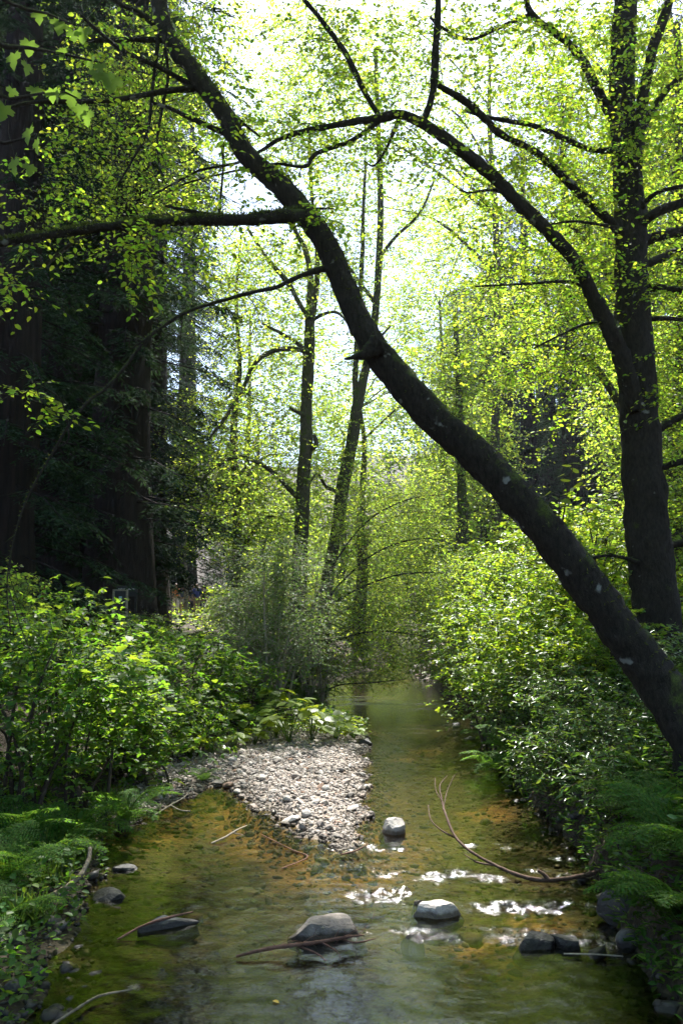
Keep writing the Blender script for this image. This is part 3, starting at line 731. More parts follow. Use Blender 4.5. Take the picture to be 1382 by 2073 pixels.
D = 28.0
T = trace([(662, 1180, 34), (680, 1080, 30), (695, 980, 32), (711, 900, 29), (722, 830, 27), (737, 760, 21), (754, 680, 18), (762, 600, 17), (768, 500, 16), (770, 400, 14), (765, 250, 11), (760, 100, 9)], D, D + .5)
p = at(650, 1270, D); gz = hz(p[0], D)
T = np.vstack([[p[0], D, gz - .3, .34], [p[0], D, gz + .4, .28], T])
CB = [trace([(720, 845, 16), (719, 750, 14), (726, 640, 12), (733, 520, 11), (735, 430, 8), (740, 330, 6)], D, D + 1),
      trace([(740, 745, 8), (765, 690, 6), (790, 660, 4)], D, D - 1),
      trace([(692, 1000, 12), (660, 985, 8), (640, 960, 6), (610, 1010, 4)], D, D - 1),
      trace([(768, 520, 10), (800, 480, 8), (850, 430, 6), (880, 360, 4)], D, D - 1),
      trace([(764, 620, 9), (720, 560, 7), (680, 500, 5)], D, D - 1)]
rects = [(620, 400, 900, 600, 26, 31, 1.0, .7), (700, 600, 900, 740, 26, 31, 1.0, .6), (620, 900, 760, 1100, 26, 29, .7, .6), (700, 0, 900, 420, 26, 32, .5, .8), (640, 740, 720, 900, 27, 30, .4, .5)]
C, R = rect_clumps(rects, rng, .095, 56)
crown = foliage(C, R, rng, 8, 7, .095, .7, .15, tpl=LEAF_RHO, twig_r=.004, sunfilter=.6, flat=.8)
traced_tree('alder_tree', 'forked alder leaning slightly to the right beside the straight one', 'tree', T, CB, 13, crown, M['bark_mossy'], M['far_leaf'], base=(p[0], D, gz), sides=14, off=4)

# ------------------------------------------------------------------ further alders, each with trunk, limbs and its own crown
def far_alder(label, px, d, rects, size=.12, seed=1, trunk_w=.32, top=14., lean=0., leafmat='far_leaf', limbs=7, sf=.7):
    rng = np.random.default_rng(seed)
    x = (px - W / 2) / F * d; z = hz(x, d)
    t = thing('alder_tree', label, 'tree', (x, d, z), 'alders further up the creek')
    P = [[x + lean * k / 6 + rng.normal(0, .12) * (k > 0), d + rng.normal(0, .2) * (k > 0), z - .3 + (top + .3) * k / 6, trunk_w * (1 - .8 * k / 6)] for k in range(7)]
    build('trunk', tube(np.array(P), 9, n=24, seed=seed), M['bark_mossy'], t, (x, d, z))
    C, R = rect_clumps(rects, rng, size, 48)
    S = spline(np.array(P), 60)
    for k in range(limbs):
        c = C[rng.integers(len(C))]
        i = int(np.argmin(np.abs(S[:, 2] - (c[2] - abs(c[0] - x) * .5)))); i = min(max(i, 8), 57)
        m_ = (S[i, :3] + c) / 2 + np.array([0, 0, .25 * np.linalg.norm(c - S[i, :3]) * rng.uniform(.2, .9)])
        build('branch', tube(np.array([[*S[i, :3], S[i, 3] * .55], [*m_, S[i, 3] * .35], [*c, .01]]), 6, n=12, seed=seed + k), M['bark_mossy'], t, (x, d, z))
    o = build('crown', foliage(C, R, rng, 8, 6, size, size * 6, .15, tpl=LEAF_RHO, twig_r=.005, sunfilter=sf, flat=.8), [M['twig'], M[leafmat]], t, (x, d, z)); o['kind'] = 'stuff'
    return t

far_alder('bright leafy alder behind the forked alder, over the far bend of the creek', 735, 36, [(720, 700, 960, 980, 33, 40, 1.5, .9), (740, 960, 960, 1120, 33, 40, 1.4, .9), (700, 820, 780, 960, 34, 38, .8, .7)], .13, 21, top=11, sf=.7)
far_alder('pale green alder seen low in the gap at the far end of the creek', 690, 52, [(620, 800, 860, 1180, 48, 58, 1.1, 1.2), (700, 1100, 900, 1330, 46, 58, 1.0, 1.2)], .19, 22, top=12)
far_alder('yellow-green alder behind the leaning trunk, right of the creek', 930, 30, [(880, 560, 1080, 800, 26, 34, 1.0, .8), (860, 880, 1000, 1060, 28, 33, 1.3, .7), (820, 700, 960, 880, 28, 33, 1.3, .7)], .11, 23, top=12, sf=.8)
far_alder('airy alder with sky showing between its leaves, top middle', 1010, 40, [(460, 0, 960, 330, 34, 46, .75, 1.2), (640, 300, 960, 480, 36, 44, .45, 1.1), (900, 330, 1000, 600, 36, 44, .5, 1.)], .15, 24, top=30, sf=.8)
far_alder('alder in front of the dark redwoods, upper left', -60, 18, [(120, 180, 430, 430, 16, 21, .7, .6), (180, 0, 430, 200, 16, 21, .6, .6), (300, 380, 440, 460, 17, 20, .6, .5), (20, 240, 160, 480, 16, 20, .15, .5)], .085, 25, top=17, trunk_w=.2)
far_alder('alder with mid-green leaves left of the straight alder', 470, 30, [(420, 500, 620, 760, 28, 33, .6, .7), (350, 780, 600, 960, 27, 33, 1.0, .7), (380, 940, 610, 1120, 26, 32, 1.3, .7)], .12, 26, top=15, trunk_w=.2)
far_alder('dense bright alder behind the upright alder, upper right', 1300, 20, [(960, 180, 1382, 560, 17, 23, .8, .7), (960, 0, 1400, 200, 17, 24, .7, .7), (980, 540, 1260, 720, 17, 22, .8, .6)], .09, 27, top=17, sf=.8)
far_alder('alder filling the right margin behind the upright alder', 1400, 17, [(1310, 500, 1420, 1100, 14, 19, 1.2, .6), (1330, 150, 1420, 520, 14, 19, .9, .6), (1330, 1020, 1420, 1180, 14, 18, 1.3, .5)], .085, 28, top=13)

far_alder('pale tall alder far back, right of the forked alder', 900, 56, [(770, 380, 1000, 620, 50, 62, .9, 1.3), (760, 600, 960, 860, 50, 60, .9, 1.2)], .2, 29, top=22, sf=.5)
far_alder('pale tall alder far back, left of the straight alder', 500, 58, [(430, 470, 640, 700, 52, 62, .55, 1.3), (440, 690, 700, 900, 50, 60, .8, 1.2)], .2, 30, top=22, sf=.5)

# ------------------------------------------------------------------ redwoods
def redwood_meshes(seed, Ht=34., r=.85, low=3., nb=215, reach=3.8):
    rng = np.random.default_rng(seed)
    P = [[rng.normal(0, .04), rng.normal(0, .04), -.5 + (Ht + .5) * k / 9, r * ((1 - k / 9.4) ** .8) * (1.35 if k == 0 else 1)] for k in range(10)]
    P[0][0] = P[0][1] = 0
    trunk = tube(np.array(P), 26, n=60, seed=seed, lump=.025, flute=.10)
    A, B_, C_, LP, LD, LN, LS = [], [], [], [], [], [], []
    for _ in range(nb):
        h = low + (Ht - low) * rng.random() ** 1.15
        rr = reach * (1 - .75 * h / Ht) * rng.uniform(.55, 1.15); az = rng.uniform(0, 2 * np.pi)
        o = np.array([math.cos(az), math.sin(az), 0]); p0 = np.array([0, 0, h]) + o * r * (1 - h / Ht) * .8
        dz = -rng.uniform(.15, .6)
        pm = p0 + o * rr * .5 + np.array([0, 0, dz * rr * .35]); p1 = p0 + o * rr + np.array([0, 0, dz * rr])
        A.append(p0); B_.append(pm); C_.append(p1)
        lat = np.array([-o[1], o[0], 0])
        nbk = int(22 * rr / 3) + 8
        for t in rng.uniform(.2, 1., nbk):
            p = (1 - t) ** 2 * p0 + 2 * t * (1 - t) * pm + t * t * p1
            d = lat * rng.choice([-1, 1]) * rng.uniform(.5, 1) + o * rng.uniform(.2, .9) + np.array([0, 0, -rng.uniform(.3, 1.0)])
            d /= np.linalg.norm(d); l = rng.uniform(.25, .7)
            ks = np.arange(9) / 9.
            q = p + d * (ks * l)[:, None] + np.array([0, 0, -.25 * l]) * (ks ** 2)[:, None]
            x = np.cross(d, [0, 0, 1.]); x /= np.linalg.norm(x) + 1e-6
            LP.append(q); LD.append(d * .7 + x * np.where(np.arange(9) % 2, 1, -1)[:, None] * .8 + rng.normal(0, .2, (9, 3))); LN.append(rng.normal(0, .5, (9, 3)) + [0, 0, 1.]); LS.append(rng.uniform(.13, .26, 9))
    tw = batch_tubes(np.array(A), np.array(B_), np.array(C_), .03, .008)
    lf = leaves(np.concatenate(LP), np.concatenate(LD), np.concatenate(LN), np.concatenate(LS), LEAF_NEEDLE, 1)
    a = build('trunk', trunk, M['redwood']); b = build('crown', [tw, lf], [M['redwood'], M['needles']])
    COL.objects.unlink(a); COL.objects.unlink(b)
    me = (a.data, b.data); bpy.data.objects.remove(a); bpy.data.objects.remove(b)
    return me

RW = [redwood_meshes(41), redwood_meshes(42, low=1.5, nb=270, reach=4.4), redwood_meshes(43, low=5, nb=200)]

def redwood(label, px, d, var, s=1., rot=0., group='redwoods of the grove'):
    x = (px - W / 2) / F * d; z = hz(x, d)
    t = thing('redwood_tree', label, 'tree', (x, d, z), group)
    for nm, me in zip(('trunk', 'crown'), RW[var]):
        o = bpy.data.objects.new(nm, me); COL.objects.link(o); o.parent = t
        if nm == 'crown': o['kind'] = 'stuff'
    t.scale = (s, s, s * random.Random(int(px * 7 + d)).uniform(.9, 1.15)); t.rotation_euler.z = rot
    return t

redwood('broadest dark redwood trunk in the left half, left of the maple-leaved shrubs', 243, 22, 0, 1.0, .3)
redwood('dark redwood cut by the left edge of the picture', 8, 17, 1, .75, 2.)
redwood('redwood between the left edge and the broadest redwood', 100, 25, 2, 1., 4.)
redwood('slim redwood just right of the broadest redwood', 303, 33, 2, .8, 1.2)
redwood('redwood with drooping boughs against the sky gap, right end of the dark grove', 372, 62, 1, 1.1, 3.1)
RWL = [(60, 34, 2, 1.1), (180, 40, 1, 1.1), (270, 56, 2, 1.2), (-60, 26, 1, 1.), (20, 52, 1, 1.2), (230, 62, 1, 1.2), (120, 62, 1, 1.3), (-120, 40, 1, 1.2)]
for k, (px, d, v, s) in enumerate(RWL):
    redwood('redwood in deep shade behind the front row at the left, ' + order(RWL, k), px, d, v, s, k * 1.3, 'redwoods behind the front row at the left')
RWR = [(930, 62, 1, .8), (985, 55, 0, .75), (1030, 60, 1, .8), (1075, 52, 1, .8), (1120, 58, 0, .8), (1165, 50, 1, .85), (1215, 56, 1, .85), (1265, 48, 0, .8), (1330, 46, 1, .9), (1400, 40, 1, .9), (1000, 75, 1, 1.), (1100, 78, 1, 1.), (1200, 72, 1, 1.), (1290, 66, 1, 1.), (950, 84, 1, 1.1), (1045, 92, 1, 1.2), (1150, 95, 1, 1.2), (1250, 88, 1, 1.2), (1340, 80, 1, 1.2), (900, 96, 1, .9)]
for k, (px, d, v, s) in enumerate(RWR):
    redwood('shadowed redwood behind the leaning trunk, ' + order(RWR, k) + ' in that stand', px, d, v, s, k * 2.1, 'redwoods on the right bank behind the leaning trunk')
RWF = [(470, 95, .8), (520, 110, .75), (570, 120, .6), (900, 100, .8), (850, 125, .7), (640, 140, .55), (720, 150, .5), (790, 140, .55)]
redwood('drooping redwood right behind the broadest one, filling the gap to its left', 165, 27, 2, .9, 5.)
redwood('drooping redwood right behind the broadest one, filling the gap to its right', 290, 29, 2, .85, 2.6)
for k, (px, d, s) in enumerate(RWF):
    redwood('far conifer closing the valley behind the alders, ' + order(RWF, k), px, d, 1, s, k, 'far conifers at the end of the valley')

def lobed_leaf(name, lobes, m, teeth=True, seed=0):
    """flat lobed leaf, base at origin, tip along +X, length about 1"""
    rng = np.random.default_rng(seed)
    pts = []
    if lobes == 5:
        prof = [(0, 0), (-.12, .10), (-.22, .34), (-.05, .30), (.02, .38), (.12, .62), (.20, .50), (.30, .58), (.42, .52), (.40, .36), (.44, .22), (.58, .30), (.68, .22), (.80, .20), (1., 0)]
    else:
        prof = [(0, 0), (-.06, .18), (.02, .36), (.12, .34), (.18, .46), (.30, .42), (.40, .48), (.50, .38), (.60, .40), (.70, .28), (.82, .24), (1, 0)]
    up = [(x + rng.normal(0, .015), y + rng.normal(0, .015)) for x, y in prof[1:-1]]
    V = [(0, 0, 0), (.35, 0, -.015), (1, 0, -.12)]
    a = len(V); V += [(x, y, .10 * y - .10 * x * x) for x, y in up]
    b = len(V); V += [(x, -y, .10 * y - .10 * x * x) for x, y in up]
    n = len(up); Fc = []
    for base, fl in ((a, False), (b, True)):
        ring = [0] + [base + i for i in range(n)] + [2]
        for i in range(len(ring) - 1):
            tri = (1, ring[i + 1], ring[i]) if not fl else (1, ring[i], ring[i + 1])
            Fc.append(tri)
    ch = [(np.array(V, float), np.array(Fc), 0)]
    st = tube(np.array([[-.55, 0, -.12, .012], [-.25, 0, -.04, .012], [0, 0, -.002, .01]]), 4, n=5, lump=0, cap=False)
    ch += st
    o = build(name, ch, m); me = o.data; COL.objects.unlink(o); bpy.data.objects.remove(o)
    return me

BERRY = [lobed_leaf('leaf', 5 if k else 1, M['berry_leaf'], seed=k + 5) for k in range(2)]

# ------------------------------------------------------------------ shrubs
def shrub(name, label, cat, px, d, top_py, rx, ry=None, leaf='bush_leaf', size=.09, tpl=LEAF_HEX, n=26, twigs=9, per=5, tri=True, L=.45, seed=0, stems=7, stem_mat='twig', group=None, flat=.35, droop=.15, low=.12, sunfilter=False, clump=.3, solo=0):
    rng = np.random.default_rng(1000 + seed)
    x = (px - W / 2) / F * d; z = hz(x, d); ry = ry or rx
    top = max(at(px, top_py, d)[2] - z, .4)
    u = rng.normal(size=(n, 3)); u /= np.linalg.norm(u, axis=1)[:, None]
    rad = rng.uniform(.35, 1., (n, 1)) ** .6
    c0 = np.array([x, d, z + top * (.5 + low * .5)])
    C = c0 + u * rad * np.array([rx, ry, top * (.5 - low * .5)])
    gz_ = height(C[:, 0], C[:, 1]); C[:, 2] = np.maximum(C[:, 2], gz_ + .12)
    t = thing(name, label, cat, (x, d, z), group)
    base = np.array([x, d, z])
    for k in range(min(stems, n)):
        c = C[k]; b = base + np.array([rng.normal(0, .08 + rx * .08), rng.normal(0, .08), -.12]); b[2] = hz(b[0], b[1]) - .1
        m_ = (b + c) / 2 + np.array([rng.normal(0, .08), rng.normal(0, .08), .12 * top])
        build('stem', tube(np.array([[*b, .012 + .006 * top], [*m_, .009 + .003 * top], [*c, .004]]), 6, n=10, seed=seed + k), M[stem_mat], t, base)
    ch = foliage(C, np.full(n, clump), rng, twigs, per, size, L, droop, tpl, flat, sunfilter, .0025, tri)
    o = build('foliage', ch, [M[stem_mat], M[leaf]], t, base); o['kind'] = 'stuff'
    if solo:
        top_c = C[np.argsort(-(C[:, 2] - .25 * C[:, 1]))]
        for k in range(solo):
            c = top_c[k % max(4, n // 2)] + rng.normal(0, clump * .8, 3) * [1, 1, .6] + [0, 0, clump * .5]
            lf = bpy.data.objects.new('leaf', BERRY[k % 2]); COL.objects.link(lf); lf.parent = t
            s_ = size * rng.uniform(1.1, 1.9); lf.location = c - base; lf.scale = (s_, s_, s_)
            lf.rotation_euler = (rng.normal(0, .3), rng.uniform(-.15, .5), rng.uniform(0, 6.28))
    return t

S3 = 'salmonberry bushes on the left bank'
for k, (px, d, top, rx, n, lab) in enumerate([
        (55, 9.0, 1200, .75, 34, 'leafy green bush at the left edge, under the dark redwoods'),
        (135, 10.5, 1175, .6, 32, 'bush with bright yellow-green leaf tops left of the small dark sign'),
        (262, 11.5, 1268, .7, 34, 'bush with a sunlit spire of leaves below the small dark sign'),
        (190, 9.4, 1330, .65, 28, 'broad-leaved bush right of the left edge, above the sunlit left fern'),
        (310, 13.5, 1275, .7, 34, 'dark green bush below the walkers on the path'),
        (400, 15.0, 1290, .9, 34, 'bush with light-tipped leaves below the right end of the walkers'),
        (290, 11.2, 1400, .6, 26, 'bush in shade on the left bank behind the gravel bar'),
        (400, 13.4, 1400, .7, 28, 'bush with scattered bright leaves beside the creekside plants'),
        (285, 16.5, 1245, .7, 22, 'dark bush around the foot of the small sign'),
        (130, 15.0, 1205, .9, 30, 'dark bush at the foot of the redwoods, far left'),
        (500, 16.5, 1330, .9, 26, 'bush between the pale-twigged shrub and the creekside plants')]):
    shrub('salmonberry_bush', lab, 'bush', px, d, top, rx, rx * .9, 'berry_leaf', (.085, .07, .095)[k % 3], LEAF_HEX, int(n * .8), 8, 5, True, .42, 50 + k, group=S3, flat=(.35, .5, .3)[k % 3], solo=36 if d < 16 else 0)

for k, (px, d, top, rx, n, lab) in enumerate([
        (535, 19.0, 1130, .9, 56, 'grey-green fine-leaved shrub with glinting leaves left of the straight alder'),
        (565, 18.0, 1075, 1.2, 60, 'pale-twigged shrub with white glinting leaves in front of the straight alder'),
        (500, 23.5, 1100, .9, 40, 'dull fine-leaved shrub right of the walkers, against the dark grove'),
        (640, 20.5, 1120, 1.0, 44, 'fine-leaved shrub between the two middle alders')]):
    shrub('fine_leaved_shrub', lab, 'shrub', px, d, top, rx, 1.0, 'dark_leaf', .062, LEAF_RHO, n, 14, 9, False, .6, 80 + k, 10, 'pale_twig', 'fine-leaved shrubs under the middle alders', .4)

# shrub whose arching boughs hang low over the water
rng = np.random.default_rng(31)
D = 22.0; p = at(618, 1340, D); gz = hz(p[0], D)
bs = [p[0], D, gz - .1, .05]
AB = [np.vstack([bs, trace([(640, 1260, 11), (700, 1205, 8), (800, 1165, 6), (900, 1160, 5), (985, 1170, 3)], D, D - 1.5, .5)]),
      np.vstack([bs, trace([(640, 1320, 11), (700, 1290, 8), (760, 1278, 7), (840, 1285, 5), (930, 1310, 3)], D, D - 2, .5)]),
      np.vstack([bs, trace([(635, 1230, 11), (690, 1120, 8), (750, 1050, 7), (830, 1010, 5), (910, 1000, 3)], D, D + 1, .5)]),
      np.vstack([bs, trace([(650, 1240, 10), (720, 1150, 8), (790, 1105, 6), (870, 1090, 4), (940, 1110, 3)], D, D, .5)]),
      np.vstack([bs, trace([(610, 1407, 9), (650, 1402, 8), (690, 1386, 6), (750, 1382, 5), (820, 1375, 3)], D - 1, D - 2, .5)]),
      np.vstack([bs, trace([(600, 1290, 8), (560, 1270, 7), (575, 1200, 6), (600, 1150, 4)], D, D - 2, .5)])]
rects = [(660, 1180, 900, 1340, 20, 24, .8, .4), (680, 1060, 880, 1200, 21, 25, .7, .45), (700, 980, 900, 1080, 22, 25, 1.0, .45), (880, 1120, 1000, 1330, 20, 23, 1.0, .35), (640, 1320, 800, 1380, 20, 22, 1.1, .25), (800, 1320, 900, 1365, 20, 22, .9, .2)]
C, R = rect_clumps(rects, rng, .06, 70)
t = traced_tree('overhanging_shrub', 'wide fine-leaved shrub arching low over the creek in the middle distance', 'shrub', np.vstack([bs, [p[0] + .2, D, gz + 1.0, .07], [p[0] + .7, D, gz + 2.6, .03]]), AB, 31,
                foliage(C, R, rng, 10, 7, .06, .5, .1, tpl=LEAF_RHO, sunfilter=False, flat=.7), M['bark'], M['far_leaf'], base=(p[0], D, gz), sides=8, off=8)

S4 = 'leafy bushes on the right bank'
for k, (px, d, top, rx, n, leaf, sz, lab) in enumerate([
        (1010, 17.0, 1085, 1.2, 54, 'bush_leaf', .085, 'bright bush under the leaning trunk beside the far bend'),
        (1110, 14.5, 1035, 1.1, 54, 'bush_leaf', .085, 'sunlit bush rising behind the middle of the leaning trunk'),
        (1190, 13.0, 1010, .8, 44, 'bush_leaf', .085, 'sunlit bush between the leaning trunk and the upright alder'),
        (1000, 15.0, 1195, 1.0, 48, 'bush_leaf', .075, 'rounded yellow-green bush at the right edge of the creek, below the leaning trunk'),
        (1100, 12.5, 1180, .9, 46, 'bush_leaf', .08, 'bush in half shade close under the leaning trunk'),
        (950, 20.0, 1210, 1.2, 44, 'bush_leaf', .08, 'bush at the far right bend beside the small gravel bank'),
        (1230, 11.2, 1190, .7, 30, 'bush_leaf', .075, 'bush at the foot of the upright alder'),
        (960, 24.0, 1090, 1.5, 44, 'bush_leaf', .1, 'tall pale bush behind the rounded bush, right of the far bend'),
        (1365, 12.5, 1110, .8, 36, 'bush_leaf', .08, 'bush cut by the right edge behind the upright alder')]):
    shrub('leafy_bush', lab, 'bush', px, d, top, rx, rx * .9, leaf, sz, LEAF_HEX, n, 9, 5, True, .42, 110 + k, group=S4, low=.05)
S5 = 'glossy-leaved bushes on the right bank'
for k, (px, d, top, rx, n, lab) in enumerate([
        (1130, 9.9, 1480, .5, 26, 'glossy bush hanging over the water at the right bank'),
        (1165, 10.6, 1345, .7, 36, 'glossy bush in front of the bright bushes, left of the leaning trunk'),
        (1235, 9.2, 1420, .55, 26, 'glossy dark bush close beside the foot of the leaning trunk'),
        (1075, 12.4, 1375, .6, 28, 'small glossy bush behind the sunlit right fern'),
        (1362, 9.4, 1295, .45, 24, 'glossy bush showing right of the leaning trunk'),
        (1250, 8.2, 1540, .45, 18, 'low glossy bush in shade below the leaning trunk')]):
    shrub('glossy_bush', lab, 'bush', px, d, top, rx, rx * .8, 'rhodo_leaf', .075, LEAF_NARROW, n, 12, 8, False, .3, 140 + k, group=S5, flat=.6, droop=-.1)

# ------------------------------------------------------------------ generic background alders and thickets (copies)
def green_mesh(name, seed, h, r, n, size, leaf, trunk=True, low=.25):
    rng = np.random.default_rng(seed)
    u = rng.normal(size=(n, 3)); u /= np.linalg.norm(u, axis=1)[:, None]
    rad = rng.random((n, 1)) ** .45
    C = np.array([0, 0, h * (1 + low) / 2]) + u * rad * np.array([r, r, h * (1 - low) / 2])
    ch = foliage(C, np.full(n, r * .22), rng, 9, 6, size, size * 6, .15, LEAF_RHO, .8, False, .006)
    a = build('crown', ch, [M['twig'], M[leaf]])
    P = np.array([[0, 0, -.4, .2], [rng.normal(0, .2), rng.normal(0, .2), h * .4, .14], [rng.normal(0, .4), rng.normal(0, .4), h * .92, .03]])
    tb = tube(P, 8, n=16, seed=seed)
    for k in range(8):
        c = C[k]; s = spline(P, 20)[int(np.clip(c[2] / h * 18 - 3, 2, 17))]
        tb += tube(np.array([[*s[:3], s[3] * .5], [*((s[:3] + c) / 2 + [0, 0, .3]), s[3] * .35], [*c, .012]]), 6, n=8, seed=seed + k)
    b = build('trunk', tb, M['bark_mossy'])
    me = (b.data, a.data)
    for o in (a, b): COL.objects.unlink(o); bpy.data.objects.remove(o)
    return me

GA = [green_mesh('a', 201, 14, 3.4, 190, .17, 'far_leaf'), green_mesh('b', 202, 11, 3.0, 170, .16, 'far_leaf', low=.15)]
GB = [green_mesh('c', 203, 3.2, 1.9, 90, .13, 'far_leaf', low=0), green_mesh('d', 204, 2.4, 1.6, 80, .11, 'bush_leaf', low=0)]

def place(name, label, cat, meshes, px, d, s, rot, group, names=('trunk', 'crown')):
    x = (px - W / 2) / F * d; z = hz(x, d)
    t = thing(name, label, cat, (x, d, z), group)
    for nm, me in zip(names, meshes):
        o = bpy.data.objects.new(nm, me); COL.objects.link(o); o.parent = t
        if nm in ('crown', 'foliage'): o['kind'] = 'stuff'
    t.scale = (s, s, s); t.rotation_euler.z = rot
    return t

rr = random.Random(5)
GAL = [(600, 66, .8), (745, 74, .75), (905, 62, .95), (905, 50, .95), (960, 44, .9), (530, 58, .9), (480, 76, 1.), (660, 88, .8), (800, 95, .8), (560, 84, .9), (1330, 34, .9), (1370, 28, .95)]
for k, (px, d, s) in enumerate(GAL):
    place('alder_tree', 'background alder in the mass of leaves up the valley, ' + order(GAL, k), 'tree', GA[k % 2], px, d, s, k * 1.7, 'background alders up the valley')
GBL = [(700, 38, .9), (640, 44, 1.), (560, 36, .9), (740, 50, 1.), (768, 58, 1.), (880, 46, 1.), (920, 36, .9), (980, 30, 1.), (1050, 26, 1.), (1120, 22, 1.), (1190, 19, .9), (520, 28, .8), (600, 30, .8), (470, 34, .8), (775, 70, 1.2), (700, 64, 1.2), (1250, 22, 1.), (1330, 20, 1.), (1400, 17, 1.), (500, 48, .9), (-70, 19, .45), (165, 22, .3), (-30, 13, .6), (300, 20, .4)]
for k, (px, d, s) in enumerate(GBL):
    place('thicket_bush', ('leafy thicket on the banks up the creek, ' if px > 420 else 'dim thicket under the redwoods at the left, ') + order([q for q in GBL if (q[0] > 420) == (px > 420)], [q for q in GBL if (q[0] > 420) == (px > 420)].index((px, d, s))), 'bush', GB[k % 2], px, d, s, k * 2.3, 'thickets up the creek' if px > 420 else 'thickets under the redwoods', ('stem', 'foliage'))

# ------------------------------------------------------------------ ferns: each frond an object
def frond_mesh(seed, n=18):
    rng = np.random.default_rng(seed)
    t = np.linspace(0, 1, 24)
    R = np.stack([t * (.95 - .1 * t), .03 * np.sin(t * 3 + seed), .55 * t - .62 * t ** 2.2], 1)
    ch = tube(np.column_stack([R, .007 * (1 - t) + .0015]), 4, n=20, lump=0)
    P, D, N, S = [], [], [], []
    for k in range(n):
        tt = .14 + .84 * k / (n - 1)
        p = np.array([np.interp(tt, t, R[:, i]) for i in range(3)])
        p2 = np.array([np.interp(min(tt + .03, 1), t, R[:, i]) for i in range(3)])
        f = p2 - p; f /= np.linalg.norm(f) + 1e-9
        l = .27 * math.sin(math.pi * (.16 + .80 * tt)) ** .9 * (1 if tt < .85 else .8)
        for sd in (-1, 1):
            d = np.array([0, sd, -.12]) + f * .35 + rng.normal(0, .06, 3); d /= np.linalg.norm(d)
            m = 7
            for j in range(m):
                u = (j + .4) / m
                q = p + d * l * u + np.array([0, 0, -.06 * l * u * u])
                w = .034 * (1 - .7 * u) + .009
                for s2 in (-1, 1):
                    dd = f * s2 * 1.0 + d * .55
                    P.append(q); D.append(dd + rng.normal(0, .08, 3)); N.append([0, 0, 1] + rng.normal(0, .2, 3)); S.append(w)
            P.append(p + d * l * .9); D.append(d); N.append(np.array([0, 0, 1.])); S.append(.03)
    ch.append(leaves(np.array(P), np.array(D), np.array(N), np.array(S), LEAF_RHO, 0))
    o = build('frond', ch, M['fern']); me = o.data
    COL.objects.unlink(o); bpy.data.objects.remove(o)
    return me

FR = [frond_mesh(s) for s in (1, 2, 3)]
FERN = 'ferns along the creek banks'

def fern(label, px, py, d, size, n=11, seed=0, spread=(.15, .75), aim=None):
    rng = random.Random(seed * 13 + 5)
    p = at(px, py, d); z = hz(p[0], d)
    t = thing('fern', label, 'fern', (p[0], d, z), FERN)
    for k in range(n):
        o = bpy.data.objects.new('frond', FR[k % 3]); COL.objects.link(o); o.parent = t
        az = 2 * math.pi * k / n + rng.uniform(-.25, .25)
        if aim is not None: az = aim + rng.uniform(-1.3, 1.3)
        s = size * rng.uniform(.7, 1.15)
        o.scale = (s, s, s); o.rotation_euler = (rng.uniform(-.25, .25), -rng.uniform(*spread), az)
    return t

for k, (px, py, d, s, n, lab) in enumerate([
        (255, 1500, 9.6, .75, 13, 'sunlit fern at the left bank between the bushes and the gravel bar'),
        (95, 1590, 8.0, .75, 12, 'shaded fern at the left margin above the curved log'),
        (20, 1650, 7.2, .8, 12, 'dark fern cut by the left edge'),
        (150, 1560, 8.7, .8, 13, 'shaded fern between the curved log and the sunlit fern'),
        (45, 1545, 8.2, .8, 12, 'dark fern under the bushes at the left edge'),
        (170, 1640, 8.6, .5, 9, 'small dark fern at the left water edge'),
        (20, 1780, 6.5, .5, 9, 'shaded fern low in the left corner beside the mossy stones'),
        (625, 1400, 20.5, .9, 12, 'fern with upright fronds at the far left water edge under the shrub'),
        (410, 1555, 11.7, .35, 8, 'little fern at the left end of the gravel bar'),
        (500, 1400, 15.5, .8, 10, 'fern behind the tall creekside plant'),
        (1050, 1460, 12.2, .95, 14, 'sunlit fern spreading over the right bank'),
        (1015, 1500, 12.6, .7, 11, 'fern drooping to the water at the right bank'),
        (1180, 1500, 10.2, .6, 10, 'fern among the glossy bushes'),
        (1340, 1690, 7.1, .85, 13, 'large fern at the right margin above the fallen branch'),
        (1290, 1640, 7.8, .7, 11, 'dark fern below the leaning trunk'),
        (1380, 1800, 6.4, .8, 12, 'fern cut by the right edge above the black boulder'),
        (1395, 1900, 5.8, .7, 11, 'fern drooping over the water in the lower right corner'),
        (1230, 1560, 8.9, .6, 10, 'fern in shade at the foot of the leaning trunk'),
        (1300, 1560, 8.2, .6, 10, 'fern between the leaning trunk and the right edge'),
        (985, 1420, 15.5, .7, 10, 'fern at the right water edge below the rounded bush')]):
    fern(lab, px, py, d, s, n, k, aim=None if k not in (15, 16) else math.pi)

# ------------------------------------------------------------------ big-leaved plants on the gravel edge, maple sprays
MAPLE = [lobed_leaf('leaf', 5, M['maple_leaf'], seed=s) for s in (1, 2)]
BROAD = [lobed_leaf('leaf', 1, M['bush_leaf'], seed=s) for s in (1, 2)]

def leaf_obj(me, parent, loc, yaw, pitch, roll, s):
    o = bpy.data.objects.new('leaf', me); COL.objects.link(o); o.parent = parent
    o.location = loc; o.rotation_euler = (roll, pitch, yaw); o.scale = (s, s, s)
    return o

rng = np.random.default_rng(77)
